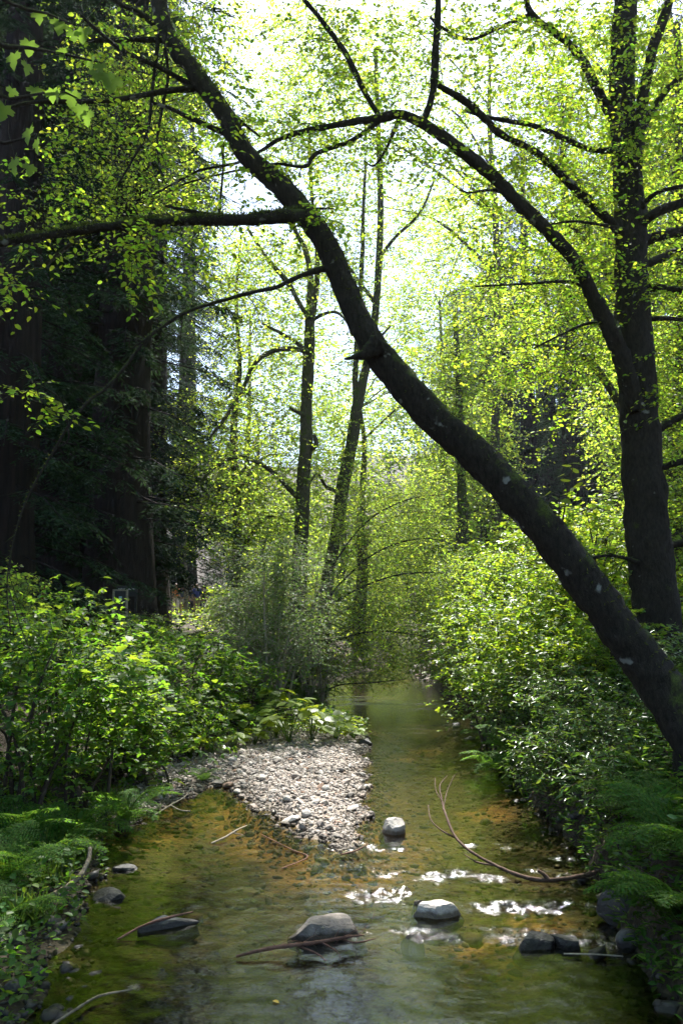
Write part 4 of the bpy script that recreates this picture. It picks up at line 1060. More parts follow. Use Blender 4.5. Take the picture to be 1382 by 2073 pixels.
# maple standing just outside the left edge, one bough reaching in
mb = np.array([-4.3, 6.2]); mz = hz(*mb)
mt = thing('maple_tree', 'maple bough with large lobed leaves reaching in at the upper left corner', 'tree', (mb[0], mb[1], mz))
base = np.array([mb[0], mb[1], mz])
build('trunk', tube(np.array([[mb[0], mb[1], mz - .3, .24], [mb[0] + .1, mb[1], mz + 3, .2], [mb[0] - .1, mb[1] + .2, mz + 7, .17], [mb[0], mb[1] + 1.3, mz + 12, .12], [mb[0] + .3, mb[1] + 4, mz + 17, .05]]), 12, n=30, seed=4), M['bark_mossy'], mt, base)
boughs = [np.array([[mb[0], mb[1], mz + 3.6, .06], [*at(-120, 120, 6.1), .035], [*at(20, 95, 6.0), .016], [*at(130, 110, 5.9), .010], [*at(215, 130, 5.9), .005]]),
          np.array([[mb[0], mb[1], mz + 3.2, .05], [*at(-120, 230, 6.0), .03], [*at(30, 200, 5.9), .014], [*at(120, 185, 5.8), .008], [*at(170, 205, 5.8), .004]]),
          np.array([[mb[0], mb[1], mz + 2.9, .05], [*at(-120, 320, 5.9), .026], [*at(10, 290, 5.8), .012], [*at(70, 275, 5.7), .006]]),
          np.array([[mb[0], mb[1], mz + 4.2, .05], [*at(-120, 20, 6.2), .03], [*at(60, 20, 6.1), .012], [*at(150, 50, 6.0), .006]])]
for k, b in enumerate(boughs):
    build('branch', tube(b, 7, n=24, seed=60 + k), M['bark'], mt, base)
spots = [(185, 120, 5.9), (205, 130, 5.85), (218, 150, 5.85), (230, 158, 5.9), (195, 145, 5.8), (128, 100, 5.9), (138, 118, 5.9), (108, 182, 5.8), (118, 190, 5.75), (80, 165, 5.85), (70, 178, 5.9), (145, 188, 5.8), (152, 205, 5.75),
         (165, 215, 5.8), (178, 228, 5.75), (186, 240, 5.8), (60, 262, 5.7), (75, 285, 5.7), (45, 300, 5.65), (30, 325, 5.7), (60, 335, 5.65), (15, 280, 5.75), (30, 110, 6.0), (60, 85, 6.0), (90, 70, 6.05), (120, 45, 6.0), (150, 65, 6.0), (45, 40, 6.1), (80, 25, 6.1), (170, 60, 6.0),
         (10, 60, 6.0), (25, 180, 5.9), (10, 215, 5.9), (90, 120, 5.95), (55, 130, 6.0)]
for k, (px, py, d) in enumerate(q for n_, q in enumerate(spots) if n_ < 5 or n_ % 3):
    P = at(px, py, d) - base
    leaf_obj(MAPLE[k % 2], mt, P, rng.uniform(-2.3, -.8), rng.uniform(1.2, 1.65), rng.normal(0, .45), rng.uniform(.09, .14))
o = build('crown', canopy(rng, 330, (-7.5, -.8), (2, 10), (13, 22), .9, 8, 5, .20, .8) + canopy(rng, 130, (-8, 0), (-10, 3), (8, 13), .8, 8, 5, .19, .7), [M['twig'], M['maple_leaf']], mt, base); o['kind'] = 'stuff'  # whole crown is out of view, added to shade near water and left bank

# shoot growing from the leaning trunk
sh = np.array(leaning.location)
for k, pts in enumerate([[(1135, 1075, 6), (1142, 1030, 4), (1150, 985, 4), (1160, 940, 2)], [(1128, 1062, 4), (1132, 1020, 3), (1125, 1000, 2)]]):
    build('shoot', tube(trace(pts, 7.75, 7.6), 5, n=12, lump=.02), M['twig'], leaning, sh)
for px, py in [(1138, 962), (1160, 955), (1168, 968), (1142, 975), (1175, 982), (1150, 945), (1165, 985), (1120, 1005), (1112, 998), (1138, 1012), (1145, 1000), (1132, 1022), (1158, 938)]:
    leaf_obj(BROAD[px % 2], leaning, at(px, py, 7.65) - sh, rng.uniform(-3, 0), rng.uniform(-.2, .5), rng.normal(0, .4), rng.uniform(.07, .11))

def broad_plant(label, px, py, size, n, hgt, seed):
    rng = np.random.default_rng(seed + 300)
    g = ground_px(px, py, .12); z = hz(*g); base = np.array([g[0], g[1], z])
    t = thing('broad_leaved_plant', label, 'plant', tuple(base), 'broad-leaved plants at the edge of the gravel bar')
    for k in range(n):
        az = rng.uniform(0, 2 * np.pi); r = rng.uniform(.15, 1.) * hgt * .7; h = hgt * rng.uniform(.45, 1.05)
        tip = base + np.array([math.cos(az) * r, math.sin(az) * r, h])
        build('stalk', tube(np.array([[*(base + [0, 0, -.03]), .006], [*((base + tip) / 2 + [0, 0, .1 * h]), .005], [*tip, .003]]), 4, n=7, lump=0), M['fern'], t, base)
        leaf_obj(BROAD[k % 2], t, tip - base, az, rng.uniform(-.1, .45), rng.normal(0, .25), 1.35 * size * rng.uniform(.7, 1.2))
    return t

for k, (px, py, s, n, h, lab) in enumerate([
        (585, 1500, .17, 15, .62, 'tallest broad-leaved plant on the gravel bar edge'), (560, 1492, .15, 12, .45, 'broad-leaved plant left against the tallest one'), (630, 1495, .16, 13, .5, 'broad-leaved plant right against the tallest one'),
        (385, 1530, .14, 10, .3, 'broad-leaved plant at the left end of the gravel edge'), (430, 1520, .13, 10, .28, 'low plant second from the left on the gravel edge'), (470, 1508, .13, 10, .26, 'low plant third from the left on the gravel edge'),
        (515, 1502, .13, 10, .3, 'low plant fourth from the left on the gravel edge'), (680, 1492, .12, 11, .25, 'low plant right of the tall group on the gravel edge'), (715, 1488, .11, 10, .2, 'plant at the right tip of the gravel edge'),
        (650, 1475, .14, 11, .32, 'plant behind the right half of the tall group'), (490, 1485, .15, 11, .38, 'plant behind the left half of the gravel edge'), (545, 1470, .16, 12, .45, 'plant in the second row behind the tallest one'),
        (330, 1600, .11, 6, .2, 'small plant beside the still pool'), (700, 1470, .12, 9, .22, 'low plant closest to the far riffle')]):
    broad_plant(lab, px, py, s, int(n * 1.5), h * 1.15, k)

# ------------------------------------------------------------------ ground cover, litter, grass (uncountable)
def scatter(rng, n, x0, x1, y0, y1, smin=.1, smax=99, bmin=.05):
    x = rng.uniform(x0, x1, n); y = y0 + (y1 - y0) * rng.random(n) ** 1.3
    h, s, b, fb = height(x, y, True)
    k = (s > smin) & (s < smax) & (b > bmin) & (fb > .1)
    return np.stack([x, y, h], 1)[k]

rng = np.random.default_rng(99)
def cover(name, label, n, box, hmax, size, matname, tpl=LEAF_HEX, flat=.35, smin=.15):
    P = scatter(rng, n, *box, smin=smin)
    patch = .5 + .5 * np.sin(P[:, 0] * 1.7 + np.sin(P[:, 1] * 1.1) * 2) * np.cos(P[:, 1] * 1.3)
    P[:, 2] += hmax * rng.random(len(P)) * (.25 + .75 * patch) + .01
    D = rng.normal(0, 1, (len(P), 3)); D[:, 2] *= .25
    N = rng.normal(0, flat, (len(P), 3)); N[:, 2] += 1
    o = build(name, [leaves(P, D, N, size * rng.uniform(.6, 1.3, len(P)), tpl, 0)], M[matname])
    return tag(o, label, 'ground cover', kind='stuff')
cover('ground_cover', 'low green leaves covering the left bank', 20000, (-9, .5, 5, 30), .35, .075, 'berry_leaf')
cover('ground_cover', 'low green leaves covering the right bank', 20000, (1.2, 9, 4.5, 30), .4, .08, 'rhodo_leaf', smin=.04)
cover('ground_cover', 'leaves and small ferns hanging over the right water edge', 26000, (1.2, 4.2, 4.4, 15), .5, .085, 'fern', LEAF_NARROW, smin=-.06)
cover('undergrowth', 'green undergrowth on the valley floor further back', 30000, (-26, 26, 24, 95), .9, .20, 'far_leaf', LEAF_RHO, smin=.4)
cover('ground_cover', 'small shaded leaves at the left water edge', 9000, (-4.2, -.6, 4.3, 10), .22, .06, 'berry_leaf', smin=.0)
cover('leaf_litter', 'brown fallen leaves on the banks', 6000, (-8, 8, 4, 25), .015, .055, 'litter', smin=.03)

CARPET = G([(365, 1540), (460, 1518), (560, 1503), (745, 1498), (735, 1470), (690, 1452), (600, 1440), (480, 1462), (380, 1508)])
x_ = rng.uniform(-3.6, 1.2, 16000); y_ = rng.uniform(11, 20, 16000); k_ = sdf(CARPET, x_, y_) + .15 * wob(x_, y_, 3., 1.) < 0
P_ = np.stack([x_, y_, height(x_, y_)], 1)[k_]; P_[:, 2] = np.maximum(P_[:, 2], 0) + .02 + .16 * rng.random(len(P_)) ** .7
D_ = rng.normal(0, 1, (len(P_), 3)); D_[:, 2] *= .2; N_ = rng.normal(0, .3, (len(P_), 3)); N_[:, 2] += 1
o = build('ground_cover', [leaves(P_, D_, N_, .065 * rng.uniform(.6, 1.4, len(P_)), LEAF_HEX, 0)], M['bush_leaf'])
tag(o, 'carpet of small bright leaves behind the gravel bar', 'ground cover', kind='stuff')

def grass(label, px, py, n, seed, z=.15, r=.18, L=.22):
    rng = np.random.default_rng(seed)
    g = ground_px(px, py, z); a = rng.uniform(0, 2 * np.pi, n); rr_ = r * rng.random(n) ** .5
    x = g[0] + np.cos(a) * rr_; y = g[1] + np.sin(a) * rr_
    P = np.stack([x, y, height(x, y)], 1); D = rng.normal(0, .45, (n, 3)); D[:, 2] = 1
    N = rng.normal(0, 1, (n, 3))
    o = build('grass', [leaves(P, D, N, L * rng.uniform(.5, 1.2, n), (LEAF_NEEDLE[0] * [1, .35, 1], LEAF_NEEDLE[1]), 0)], M['grass'])
    return tag(o, label, 'grass', kind='stuff')
grass('tuft of fine grass on the left bank above the curved log', 100, 1735, 160, 1, .3)
grass('fine grass in the left shade near the bottom corner', 60, 1830, 160, 2, .2)
grass('grass drooping at the left water edge', 150, 1700, 140, 3, .25)
grass('grass at the right water edge by the sunlit fern', 1000, 1530, 140, 4, .1)
grass('grass under the bushes left of the still pool', 235, 1590, 140, 5, .25)

# ------------------------------------------------------------------ gravel and stones
def ico():
    t = (1 + 5 ** .5) / 2
    v = np.array([(-1, t, 0), (1, t, 0), (-1, -t, 0), (1, -t, 0), (0, -1, t), (0, 1, t), (0, -1, -t), (0, 1, -t), (t, 0, -1), (t, 0, 1), (-t, 0, -1), (-t, 0, 1)], float)
    f = np.array([(0, 11, 5), (0, 5, 1), (0, 1, 7), (0, 7, 10), (0, 10, 11), (1, 5, 9), (5, 11, 4), (11, 10, 2), (10, 7, 6), (7, 1, 8), (3, 9, 4), (3, 4, 2), (3, 2, 6), (3, 6, 8), (3, 8, 9), (4, 9, 5), (2, 4, 11), (6, 2, 10), (8, 6, 7), (9, 8, 1)])
    return v / np.linalg.norm(v[0]), f
ICO = ico()

def pebbles(P, S, rng, flat=(.35, .75)):
    n = len(P); v, f = ICO
    V = v[None] * (1 + rng.normal(0, .12, (n, 12, 1))) * np.stack([rng.uniform(.8, 1.3, n), rng.uniform(.6, 1., n), rng.uniform(*flat, n)], 1)[:, None, :]
    a = rng.uniform(0, 2 * np.pi, n); c, s = np.cos(a)[:, None], np.sin(a)[:, None]
    b = rng.normal(0, .3, n)[:, None]
    x = V[..., 0] * c - V[..., 1] * s; y = V[..., 0] * s + V[..., 1] * c; z = V[..., 2] + x * b
    V = np.stack([x, y, z], -1) * S[:, None, None] + P[:, None]
    return (V.reshape(-1, 3), (f[None] + (np.arange(n) * 12)[:, None, None]).reshape(-1, 3), 0)

def stones(name, label, mat_, n, box, cond, size, seed, sink=.2):
    rng = np.random.default_rng(seed)
    x = rng.uniform(box[0], box[1], n); y = box[2] + (box[3] - box[2]) * rng.random(n) ** 1.15
    h, s, b, fb = height(x, y, True)
    k = cond(x, y, h, s, b, fb)
    P = np.stack([x, y, h], 1)[k]; S = size * np.exp(rng.normal(0, .5, len(P)))
    P[:, 2] += S * sink
    o = build(name, [pebbles(P, S, rng)], M[mat_], smooth=name != 'gravel')
    return tag(o, label, 'stones', kind='stuff')
stones('gravel', 'pale pebbles of the sunlit gravel bar', 'pebbles', 38000, (-3.4, 1.2, 8.3, 16.5), lambda x, y, h, s, b, fb: (b < .05) | ((b < .4) & (np.sin(x * 91.7 + y * 57.3) > -.2 + b * 3)), .0165, 1)
stones('gravel', 'pale pebbles of the small gravel bank at the far bend', 'pebbles', 3500, (1.5, 7, 25, 36), lambda x, y, h, s, b, fb: fb < .2, .06, 2)
stones('stream_bed_stones', 'amber pebbles on the bed under the clear water', 'bed_stones', 7000, (-3, 3, 4.6, 17), lambda x, y, h, s, b, fb: (s < .05) & (b > .1), .024, 3, -.1)
stones('bank_stones', 'dark damp stones along the left water edge', 'dark_stones', 5000, (-4, 0, 4.6, 12), lambda x, y, h, s, b, fb: (np.abs(s - .1) < .38) & (b > -.02) & (x < 0), .022, 4)
stones('bank_stones', 'dark damp stones along the right water edge', 'dark_stones', 3500, (1, 4, 4.6, 16), lambda x, y, h, s, b, fb: (np.abs(s) < .3) & (x > 0), .025, 5)

def rock_mesh(seed, flat=.6, cuts=9, sub=4):
    import bmesh
    rng = np.random.default_rng(seed)
    bm = bmesh.new(); bmesh.ops.create_icosphere(bm, subdivisions=sub, radius=1)
    V = np.array([v.co for v in bm.verts])
    planes = [(np.array([rng.normal(0, .12), rng.normal(0, .12), 1.]), rng.uniform(.38, .6))] if cuts > 4 else []
    for _ in range(cuts):
        nrm = rng.normal(size=3); nrm[2] = abs(nrm[2]) * .6; planes.append((nrm, rng.uniform(.42, .78) if cuts > 4 else rng.uniform(.7, .9)))
    for nrm, c in planes:
        nrm = nrm / np.linalg.norm(nrm)
        dd = V @ nrm; V = V - np.maximum(dd - c, 0)[:, None] * nrm[None] * .97
    amp = .035 if cuts > 4 else .02
    for f in (3., 6., 12., 24.):
        ph = rng.uniform(0, 6.3, 6)
        V = V + amp * (2.2 / f ** .9) * np.stack([np.sin(V[:, 1] * f + ph[0]) * np.cos(V[:, 2] * f * 1.3 + ph[1]), np.sin(V[:, 2] * f + ph[2]) * np.cos(V[:, 0] * f * 1.2 + ph[3]), np.sin(V[:, 0] * f + ph[4]) * np.cos(V[:, 1] * f * 1.1 + ph[5])], 1)
    V = V + rng.normal(0, .006 if cuts > 4 else .003, V.shape)
    V[:, 2] *= flat
    Fc = np.array([[v.index for v in f.verts] for f in bm.faces]); bm.free()
    mx_, mn = V.max(0), V.min(0); V = (V - (mx_ + mn) / 2) / (mx_ - mn)
    return V, Fc

def rock(label, px, py_base, w_px, h_px, matname, seed, depth=.7, yaw=0., z=0.0, cat='rock', group=None, name='rock', cuts=9):
    g = ground_px(px, py_base, z); sc = math.hypot(g[1], CAM_H) / F
    w, h = w_px * sc, max(.3 * h_px, h_px - .3 * w_px * depth) * sc * 1.05
    gz_ = min(hz(g[0], g[1] + w * depth * .4), z)
    full = h + (z - gz_) + .05
    if name == 'stone':
        full = min(full, max(.6 * w, h * 1.2)); gz_ = max(hz(g[0], g[1] + w * depth * .45) + .03 - full * .0, gz_) if w < .3 else gz_
    V, Fc = rock_mesh(seed, cuts=cuts, sub=3 if name == 'stone' else 4)
    V = V * [w, w * depth, full]
    c, s = math.cos(yaw), math.sin(yaw)
    V = np.stack([V[:, 0] * c - V[:, 1] * s, V[:, 0] * s + V[:, 1] * c, V[:, 2] + full / 2 - .04], 1)
    o = build(name, [(V, Fc, 0)], M[matname], smooth=cuts <= 4)
    o.location = (g[0], g[1] + w * depth * .45, gz_)
    return tag(o, label, cat, group)

rock('angular boulder with a pale sunlit top in the near water', 663, 1905, 148, 52, 'rock', 1, .6)
rock('flat pale pointed rock with a little moss, right of the boulder', 882, 1863, 108, 38, 'rock_pale', 2, .55, .2)
rock('white rounded rock alone in the pool beside the gravel tip', 795, 1690, 50, 36, 'rock_pale', 3, .8)
rock('small half-sunk pale stone right of the boulder', 836, 1900, 44, 13, 'rock_pale', 4, .6)
rock('dark knobbly log-shaped rock in the right shallows', 1085, 1925, 85, 32, 'rock_dark', 5, .5, .3)
rock('low dark rock touching the right end of the knobbly one', 1145, 1920, 60, 22, 'rock_dark', 25, .5, -.2)
rock('big black boulder at the right bank below the ferns', 1275, 1885, 92, 84, 'rock_dark', 6, .9)
rock('smooth grey egg-shaped stone beside the black boulder', 1277, 1922, 44, 36, 'rock_grey', 7, .8, cuts=2)
rock('grey stone partly behind the egg-shaped one', 1312, 1925, 42, 26, 'rock_grey', 8, .8, cuts=4)
rock('small dark wedge of rock off the plant-covered tip of the bar', 740, 1508, 28, 15, 'rock_dark', 9, .7)
rock('long grey slab lying in the shaded water at the left', 335, 1882, 118, 26, 'rock_grey', 10, .35, .35)
rock('grey stone in the lower right corner', 1368, 2056, 60, 24, 'rock_grey', 11, .8, cuts=4)
rock('tiny pale stone behind the flat pointed rock', 845, 1832, 28, 12, 'rock_pale', 12)
rock('dark stone at the left edge of the shallow water', 215, 1825, 60, 26, 'rock_dark', 13, .8)
rock('flat dark stone near the left bank, behind the slab', 250, 1762, 60, 12, 'rock_dark', 14, .5)
rng2 = random.Random(8)
STL = [(60, 1880, 44, 22), (25, 1930, 56, 30), (130, 1960, 46, 18), (70, 1985, 56, 24), (20, 2030, 60, 34), (95, 1845, 36, 16), (110, 2040, 44, 18), (165, 1995, 36, 12)]
for k, (px, py, w, h) in enumerate(STL):
    rock('rounded damp stone in the lower left corner, ' + order(STL, k) + ' of them', px, py, w * .7, h * .7, 'rock_dark', 40 + k, .8, k, .02, 'stone', 'damp stones in the lower left corner', 'stone', 4)
STR = [(925, 1466, 18, 7), (960, 1468, 26, 10), (985, 1466, 20, 9), (950, 1497, 34, 6), (985, 1500, 22, 8), (1000, 1508, 24, 8), (860, 1437, 26, 8), (905, 1425, 18, 6)]
for k, (px, py, w, h) in enumerate(STR):
    rock('flat dark stone at the right water edge beyond the ferns, ' + order(STR, k), px, py, w, h, 'rock_dark', 60 + k, .8, k, 0., 'stone', 'flat stones at the right water edge', 'stone', 5)
STW = [(1160, 1690, 26, 8), (1190, 1700, 30, 9), (1215, 1712, 24, 8), (1175, 1680, 20, 6), (1240, 1740, 34, 12), (1210, 1690, 22, 8)]
for k, (px, py, w, h) in enumerate(STW):
    rock('wet stone on the shaded right shore above the fallen branch, ' + order(STW, k), px, py, w, h, 'rock_dark', 70 + k, .8, k, .03, 'stone', 'wet stones on the right shore', 'stone', 5)
STB = [(505, 1652, 20, 9), (640, 1712, 18, 8), (480, 1600, 20, 8), (700, 1735, 18, 7), (430, 1612, 18, 8), (560, 1545, 22, 9), (600, 1580, 22, 9), (660, 1600, 20, 8), (530, 1580, 20, 9), (690, 1560, 18, 7), (620, 1650, 22, 9), (580, 1620, 20, 8), (680, 1690, 20, 9), (470, 1545, 20, 9)]
for k, (px, py, w, h) in enumerate(STB):
    rock('larger stone among the pale pebbles of the gravel bar, ' + order(STB, k), px, py, w, h, 'rock_pale' if k % 3 else 'rock', 80 + k, .8, k, .06, 'stone', 'larger stones on the gravel bar', 'stone', 4)

# ------------------------------------------------------------------ fallen wood
def stick(name, label, pts, matname, cat='stick', forks=(), twigs=0, seed=0, sides=8, ws=.8):
    """pts: px, py, height above the water, width in px"""
    def rows(q):
        R_ = []
        for px, py, z, w in q:
            g = ground_px(px, py, z); R_.append([g[0], g[1], z, ws * w / 2 * math.hypot(g[1], CAM_H - z) / F])
        return np.array(R_)
    P = rows(pts); base = P[0, :3].copy()
    ch = tube(P, sides, n=10 * len(P), seed=seed, lump=.10)
    t = thing(name, label, cat, tuple(base))
    build('stem', ch, M[matname], t, base)
    for k, f in enumerate(forks):
        build('side_branch', tube(rows(f), 6, n=8 * len(f), seed=seed + k + 1, lump=.06), M[matname], t, base)
    if twigs:
        o = build('twigs', [offshoots([P], np.random.default_rng(seed), twigs, (.05, .25), .003)], M[matname], t, base); o['kind'] = 'stuff'
    return t

stick('fallen_branch', 'long curved reddish branch lying in the riffle with its thin end raised', [(1310, 1731, .16, 12), (1250, 1752, .10, 13), (1180, 1772, .05, 13), (1105, 1782, .02, 13), (1050, 1772, .03, 12), (995, 1748, .06, 10), (950, 1722, .12, 9), (920, 1692, .2, 8), (902, 1650, .33, 7), (893, 1615, .42, 5), (890, 1590, .5, 4), (905, 1570, .56, 2)], 'wet_brown',
      forks=[[(925, 1697, .18, 6), (895, 1682, .2, 5), (872, 1660, .26, 4), (866, 1630, .34, 3)], [(893, 1620, .42, 4), (882, 1600, .46, 3), (880, 1575, .52, 2)], [(896, 1640, .36, 4), (905, 1600, .44, 3), (920, 1568, .55, 2)], [(1000, 1752, .05, 6), (965, 1745, .05, 5), (940, 1730, .06, 3)], [(1112, 1782, .03, 10), (1100, 1770, .07, 12), (1088, 1762, .10, 8)]], seed=2, ws=.62)
stick('curved_log', 'weathered curved log propped on the left bank', [(183, 1716, .34, 9), (180, 1740, .27, 11), (162, 1774, .17, 12), (130, 1800, .10, 13), (95, 1816, .07, 10)], 'dead_wood', seed=3)
stick('drift_stick', 'dark stick lodged against the front of the boulder', [(478, 1936, .02, 5), (540, 1921, .05, 8), (590, 1914, .07, 9), (640, 1908, .08, 9), (700, 1897, .09, 6), (735, 1893, .08, 3)], 'red_wood_stick', forks=[[(600, 1913, .06, 5), (640, 1930, .03, 4), (660, 1945, .01, 2)], [(690, 1900, .08, 5), (720, 1908, .05, 4), (760, 1900, .05, 2)], [(650, 1907, .08, 4), (680, 1925, .04, 3), (690, 1940, .01, 2)]], twigs=26, seed=4)
stick('drift_stick', 'pale thin stick in the lower left corner of the water', [(90, 2085, .03, 6), (150, 2046, .03, 6), (190, 2021, .03, 6), (218, 2012, .03, 5), (268, 2003, .03, 3)], 'dead_wood', seed=5)
stick('drift_stick', 'dark stick lying along the grey slab', [(238, 1902, .01, 4), (290, 1874, .06, 6), (340, 1858, .10, 6), (390, 1846, .10, 4)], 'red_wood_stick', seed=6)
stick('drift_log', 'wet shining log end beside the black boulder', [(1207, 1816, .03, 9), (1232, 1807, .06, 12), (1262, 1797, .09, 13)], 'dead_wood', seed=7)
stick('drift_stick', 'forked pale twig in the shallow amber water by the gravel', [(428, 1707, .01, 4), (455, 1695, .03, 4), (480, 1680, .04, 4), (500, 1671, .03, 2)], 'pale_twig', forks=[[(470, 1686, .03, 3), (492, 1690, .02, 2)]], seed=8)
stick('drift_stick', 'thin twig at the left end of the bar over the pool', [(310, 1652, .03, 3), (345, 1630, .08, 4), (375, 1612, .12, 3), (390, 1590, .2, 2)], 'pale_twig', forks=[[(345, 1630, .08, 3), (365, 1640, .05, 3), (385, 1642, .03, 2)]], seed=9)
stick('drift_stick', 'straight thin stick on the water right of the knobbly rock', [(1140, 1931, .02, 4), (1200, 1932, .03, 4), (1260, 1936, .03, 3)], 'pale_twig', seed=10)
stick('drift_stick', 'short twig crossing the tip of the gravel bar', [(690, 1730, .03, 3), (720, 1722, .05, 4), (745, 1708, .09, 2)], 'red_wood_stick', seed=11)
stick('drift_stick', 'thin submerged twig left of the gravel tip', [(530, 1690, .01, 2), (590, 1720, .01, 3), (622, 1735, .01, 3), (570, 1758, .01, 2)], 'red_wood_stick', seed=12)
for k, (px, py, s) in enumerate([(552, 2026, .05)]):
    g = ground_px(px, py, .006)
    o = build('floating_leaf', [leaves(np.array([[g[0], g[1], .008]]), np.array([[.8, -.5, 0]]), np.array([[0, 0, 1.]]), np.array([s]), LEAF_HEX, 0)], M['yellow_leaf'])
    tag(o, 'single yellow leaf floating in the near water', 'leaf')

# ------------------------------------------------------------------ walkers on the path, sign
gp = [(-26, 34), (-14, 40), (-9.5, 46), (-7.5, 52), (-6.5, 62), (-6, 80)]
P = spline(np.array([[a, b, 0] for a, b in gp]), 60); T_ = np.gradient(P, axis=0); Nn = np.stack([-T_[:, 1], T_[:, 0]], 1); Nn /= np.linalg.norm(Nn, axis=1)[:, None]
Vp = []
for k in range(60):
    for w in np.linspace(-1.5, 1.5, 7):
        x, y = P[k, 0] + Nn[k, 0] * w, P[k, 1] + Nn[k, 1] * w
        Vp.append([x, y, hz(x, y) + .05])
i = np.arange(59)[:, None] * 7; j = np.arange(6)[None, :]
o = build('path', [(np.array(Vp), np.stack([i + j, i + j + 1, i + 8 + j, i + 7 + j], -1).reshape(-1, 4), 0)], plain('path_earth', (.16, .12, .085)))
tag(o, 'earth footpath under the trees at the left', 'path', kind='structure')

def skin_obj(name, verts, edges, radii, m, parent):
    me = bpy.data.meshes.new(name); me.from_pydata(verts, edges, []); me.materials.append(m)
    o = bpy.data.objects.new(name, me); COL.objects.link(o); o.parent = parent
    md = o.modifiers.new('skin', 'SKIN')
    for v, r in zip(me.skin_vertices[0].data, radii): v.radius = r
    me.skin_vertices[0].data[0].use_root = True
    o.modifiers.new('sub', 'SUBSURF').levels = 1
    o.modifiers['sub'].render_levels = 1
    md.use_smooth_shade = True
    return o

SKIN = plain('skin', (.42, .25, .17), .6, .08)
def person(label, px, d, yaw, shirt, trousers, hair, step=.12, shorts=False):
    x = (px - W / 2) / F * d; z = hz(x, d) + .05
    t = thing('person', label, 'person', (x, d, z), 'walkers on the footpath'); t.rotation_euler.z = yaw
    body = [(0, 0, .96), (0, 0, 1.12), (0, 0, 1.32), (0, .0, 1.46), (0, -.02, 1.54), (0, -.03, 1.64), (0, -.02, 1.72),
            (.17, 0, 1.42), (.22, .02, 1.16), (.22, -.06, .92), (.22, -.09, .84), (-.17, 0, 1.42), (-.22, -.02, 1.16), (-.22, -.1, .94), (-.22, -.13, .86),
            (.10, 0, .90), (.10, -step, .50), (.10, -step * .6, .09), (.10, -step * .6 - .16, .04), (-.10, 0, .90), (-.10, step, .50), (-.10, step * 1.6, .10), (-.10, step * 1.5 - .14, .04)]
    be = [(0, 1), (1, 2), (2, 3), (3, 4), (4, 5), (5, 6), (2, 7), (7, 8), (8, 9), (9, 10), (2, 11), (11, 12), (12, 13), (13, 14), (0, 15), (15, 16), (16, 17), (17, 18), (0, 19), (19, 20), (20, 21), (21, 22)]
    br = [(.14, .10), (.13, .09), (.15, .10), (.06, .06), (.05, .05), (.085, .10), (.07, .085), (.06, .06), (.045, .045), (.033, .033), (.03, .04), (.06, .06), (.045, .045), (.033, .033), (.03, .04),
          (.085, .085), (.06, .06), (.04, .04), (.035, .05), (.085, .085), (.06, .06), (.04, .04), (.035, .05)]
    skin_obj('body', body, be, br, SKIN, t)
    sv = [(0, 0, .93), (0, 0, 1.12), (0, 0, 1.34), (0, 0, 1.44), (.17, 0, 1.41), (.225, .02, 1.14), (-.17, 0, 1.41), (-.225, -.02, 1.14)]
    skin_obj('shirt', sv, [(0, 1), (1, 2), (2, 3), (2, 4), (4, 5), (2, 6), (6, 7)], [(.17, .125), (.155, .115), (.175, .125), (.08, .08), (.085, .085), (.065, .065), (.085, .085), (.065, .065)], shirt, t)
    e = .55 if shorts else .14
    f = (e - .09) / .81 if shorts else 0
    tv = [(0, 0, .98), (.10, 0, .88), (.10, -step if not shorts else -step * .85, .52 if not shorts else .58), (-.10, 0, .88), (-.10, step if not shorts else step * .85, .52 if not shorts else .58)]
    te = [(0, 1), (1, 2), (0, 3), (3, 4)]; trd = [(.165, .125), (.11, .11), (.085, .085), (.11, .11), (.085, .085)]
    if not shorts:
        tv += [(.10, -step * .6, .12), (-.10, step * 1.6, .13)]; te += [(2, 5), (4, 6)]; trd += [(.062, .062), (.062, .062)]
    skin_obj('trousers', tv, te, trd, trousers, t)
    skin_obj('hair', [(0, .02, 1.76), (0, .06, 1.70), (0, .07, 1.60)], [(0, 1), (1, 2)], [(.075, .085), (.085, .07), (.06, .045)], hair, t)
    return t

cl = {k: plain('cloth_' + k, c, .8, .12) for k, c in dict(orange=(.75, .17, .02), white=(.7, .68, .66), navy=(.03, .035, .10), black=(.015, .015, .018), red=(.45, .03, .03), blue=(.05, .07, .28), tan=(.35, .26, .17)).items()}
hr = {k: plain('hair_' + k, c, .6, .2) for k, c in dict(dark=(.02, .014, .01), brown=(.07, .04, .02)).items()}
person('walker in an orange shirt at the left end of the group on the path', 358, 48, .4, cl['orange'], cl['white'], hr['brown'])
person('walker in a navy top and white shorts beside the orange shirt', 372, 47.5, 3.3, cl['navy'], cl['white'], hr['dark'], shorts=True)
person('walker in black in the middle of the group on the path', 392, 47, 3.0, cl['black'], cl['black'], hr['dark'])
person('walker in a blue top and tan shorts with bare legs', 400, 45, .1, cl['blue'], cl['tan'], hr['dark'], shorts=True)
person('walker dressed in black at the right end of the group', 412, 48, 3.4, cl['black'], cl['navy'], hr['dark'])
person('lone walker in red in the deep shade at the far left', 80, 21, 1.2, cl['red'], cl['navy'], hr['dark'])

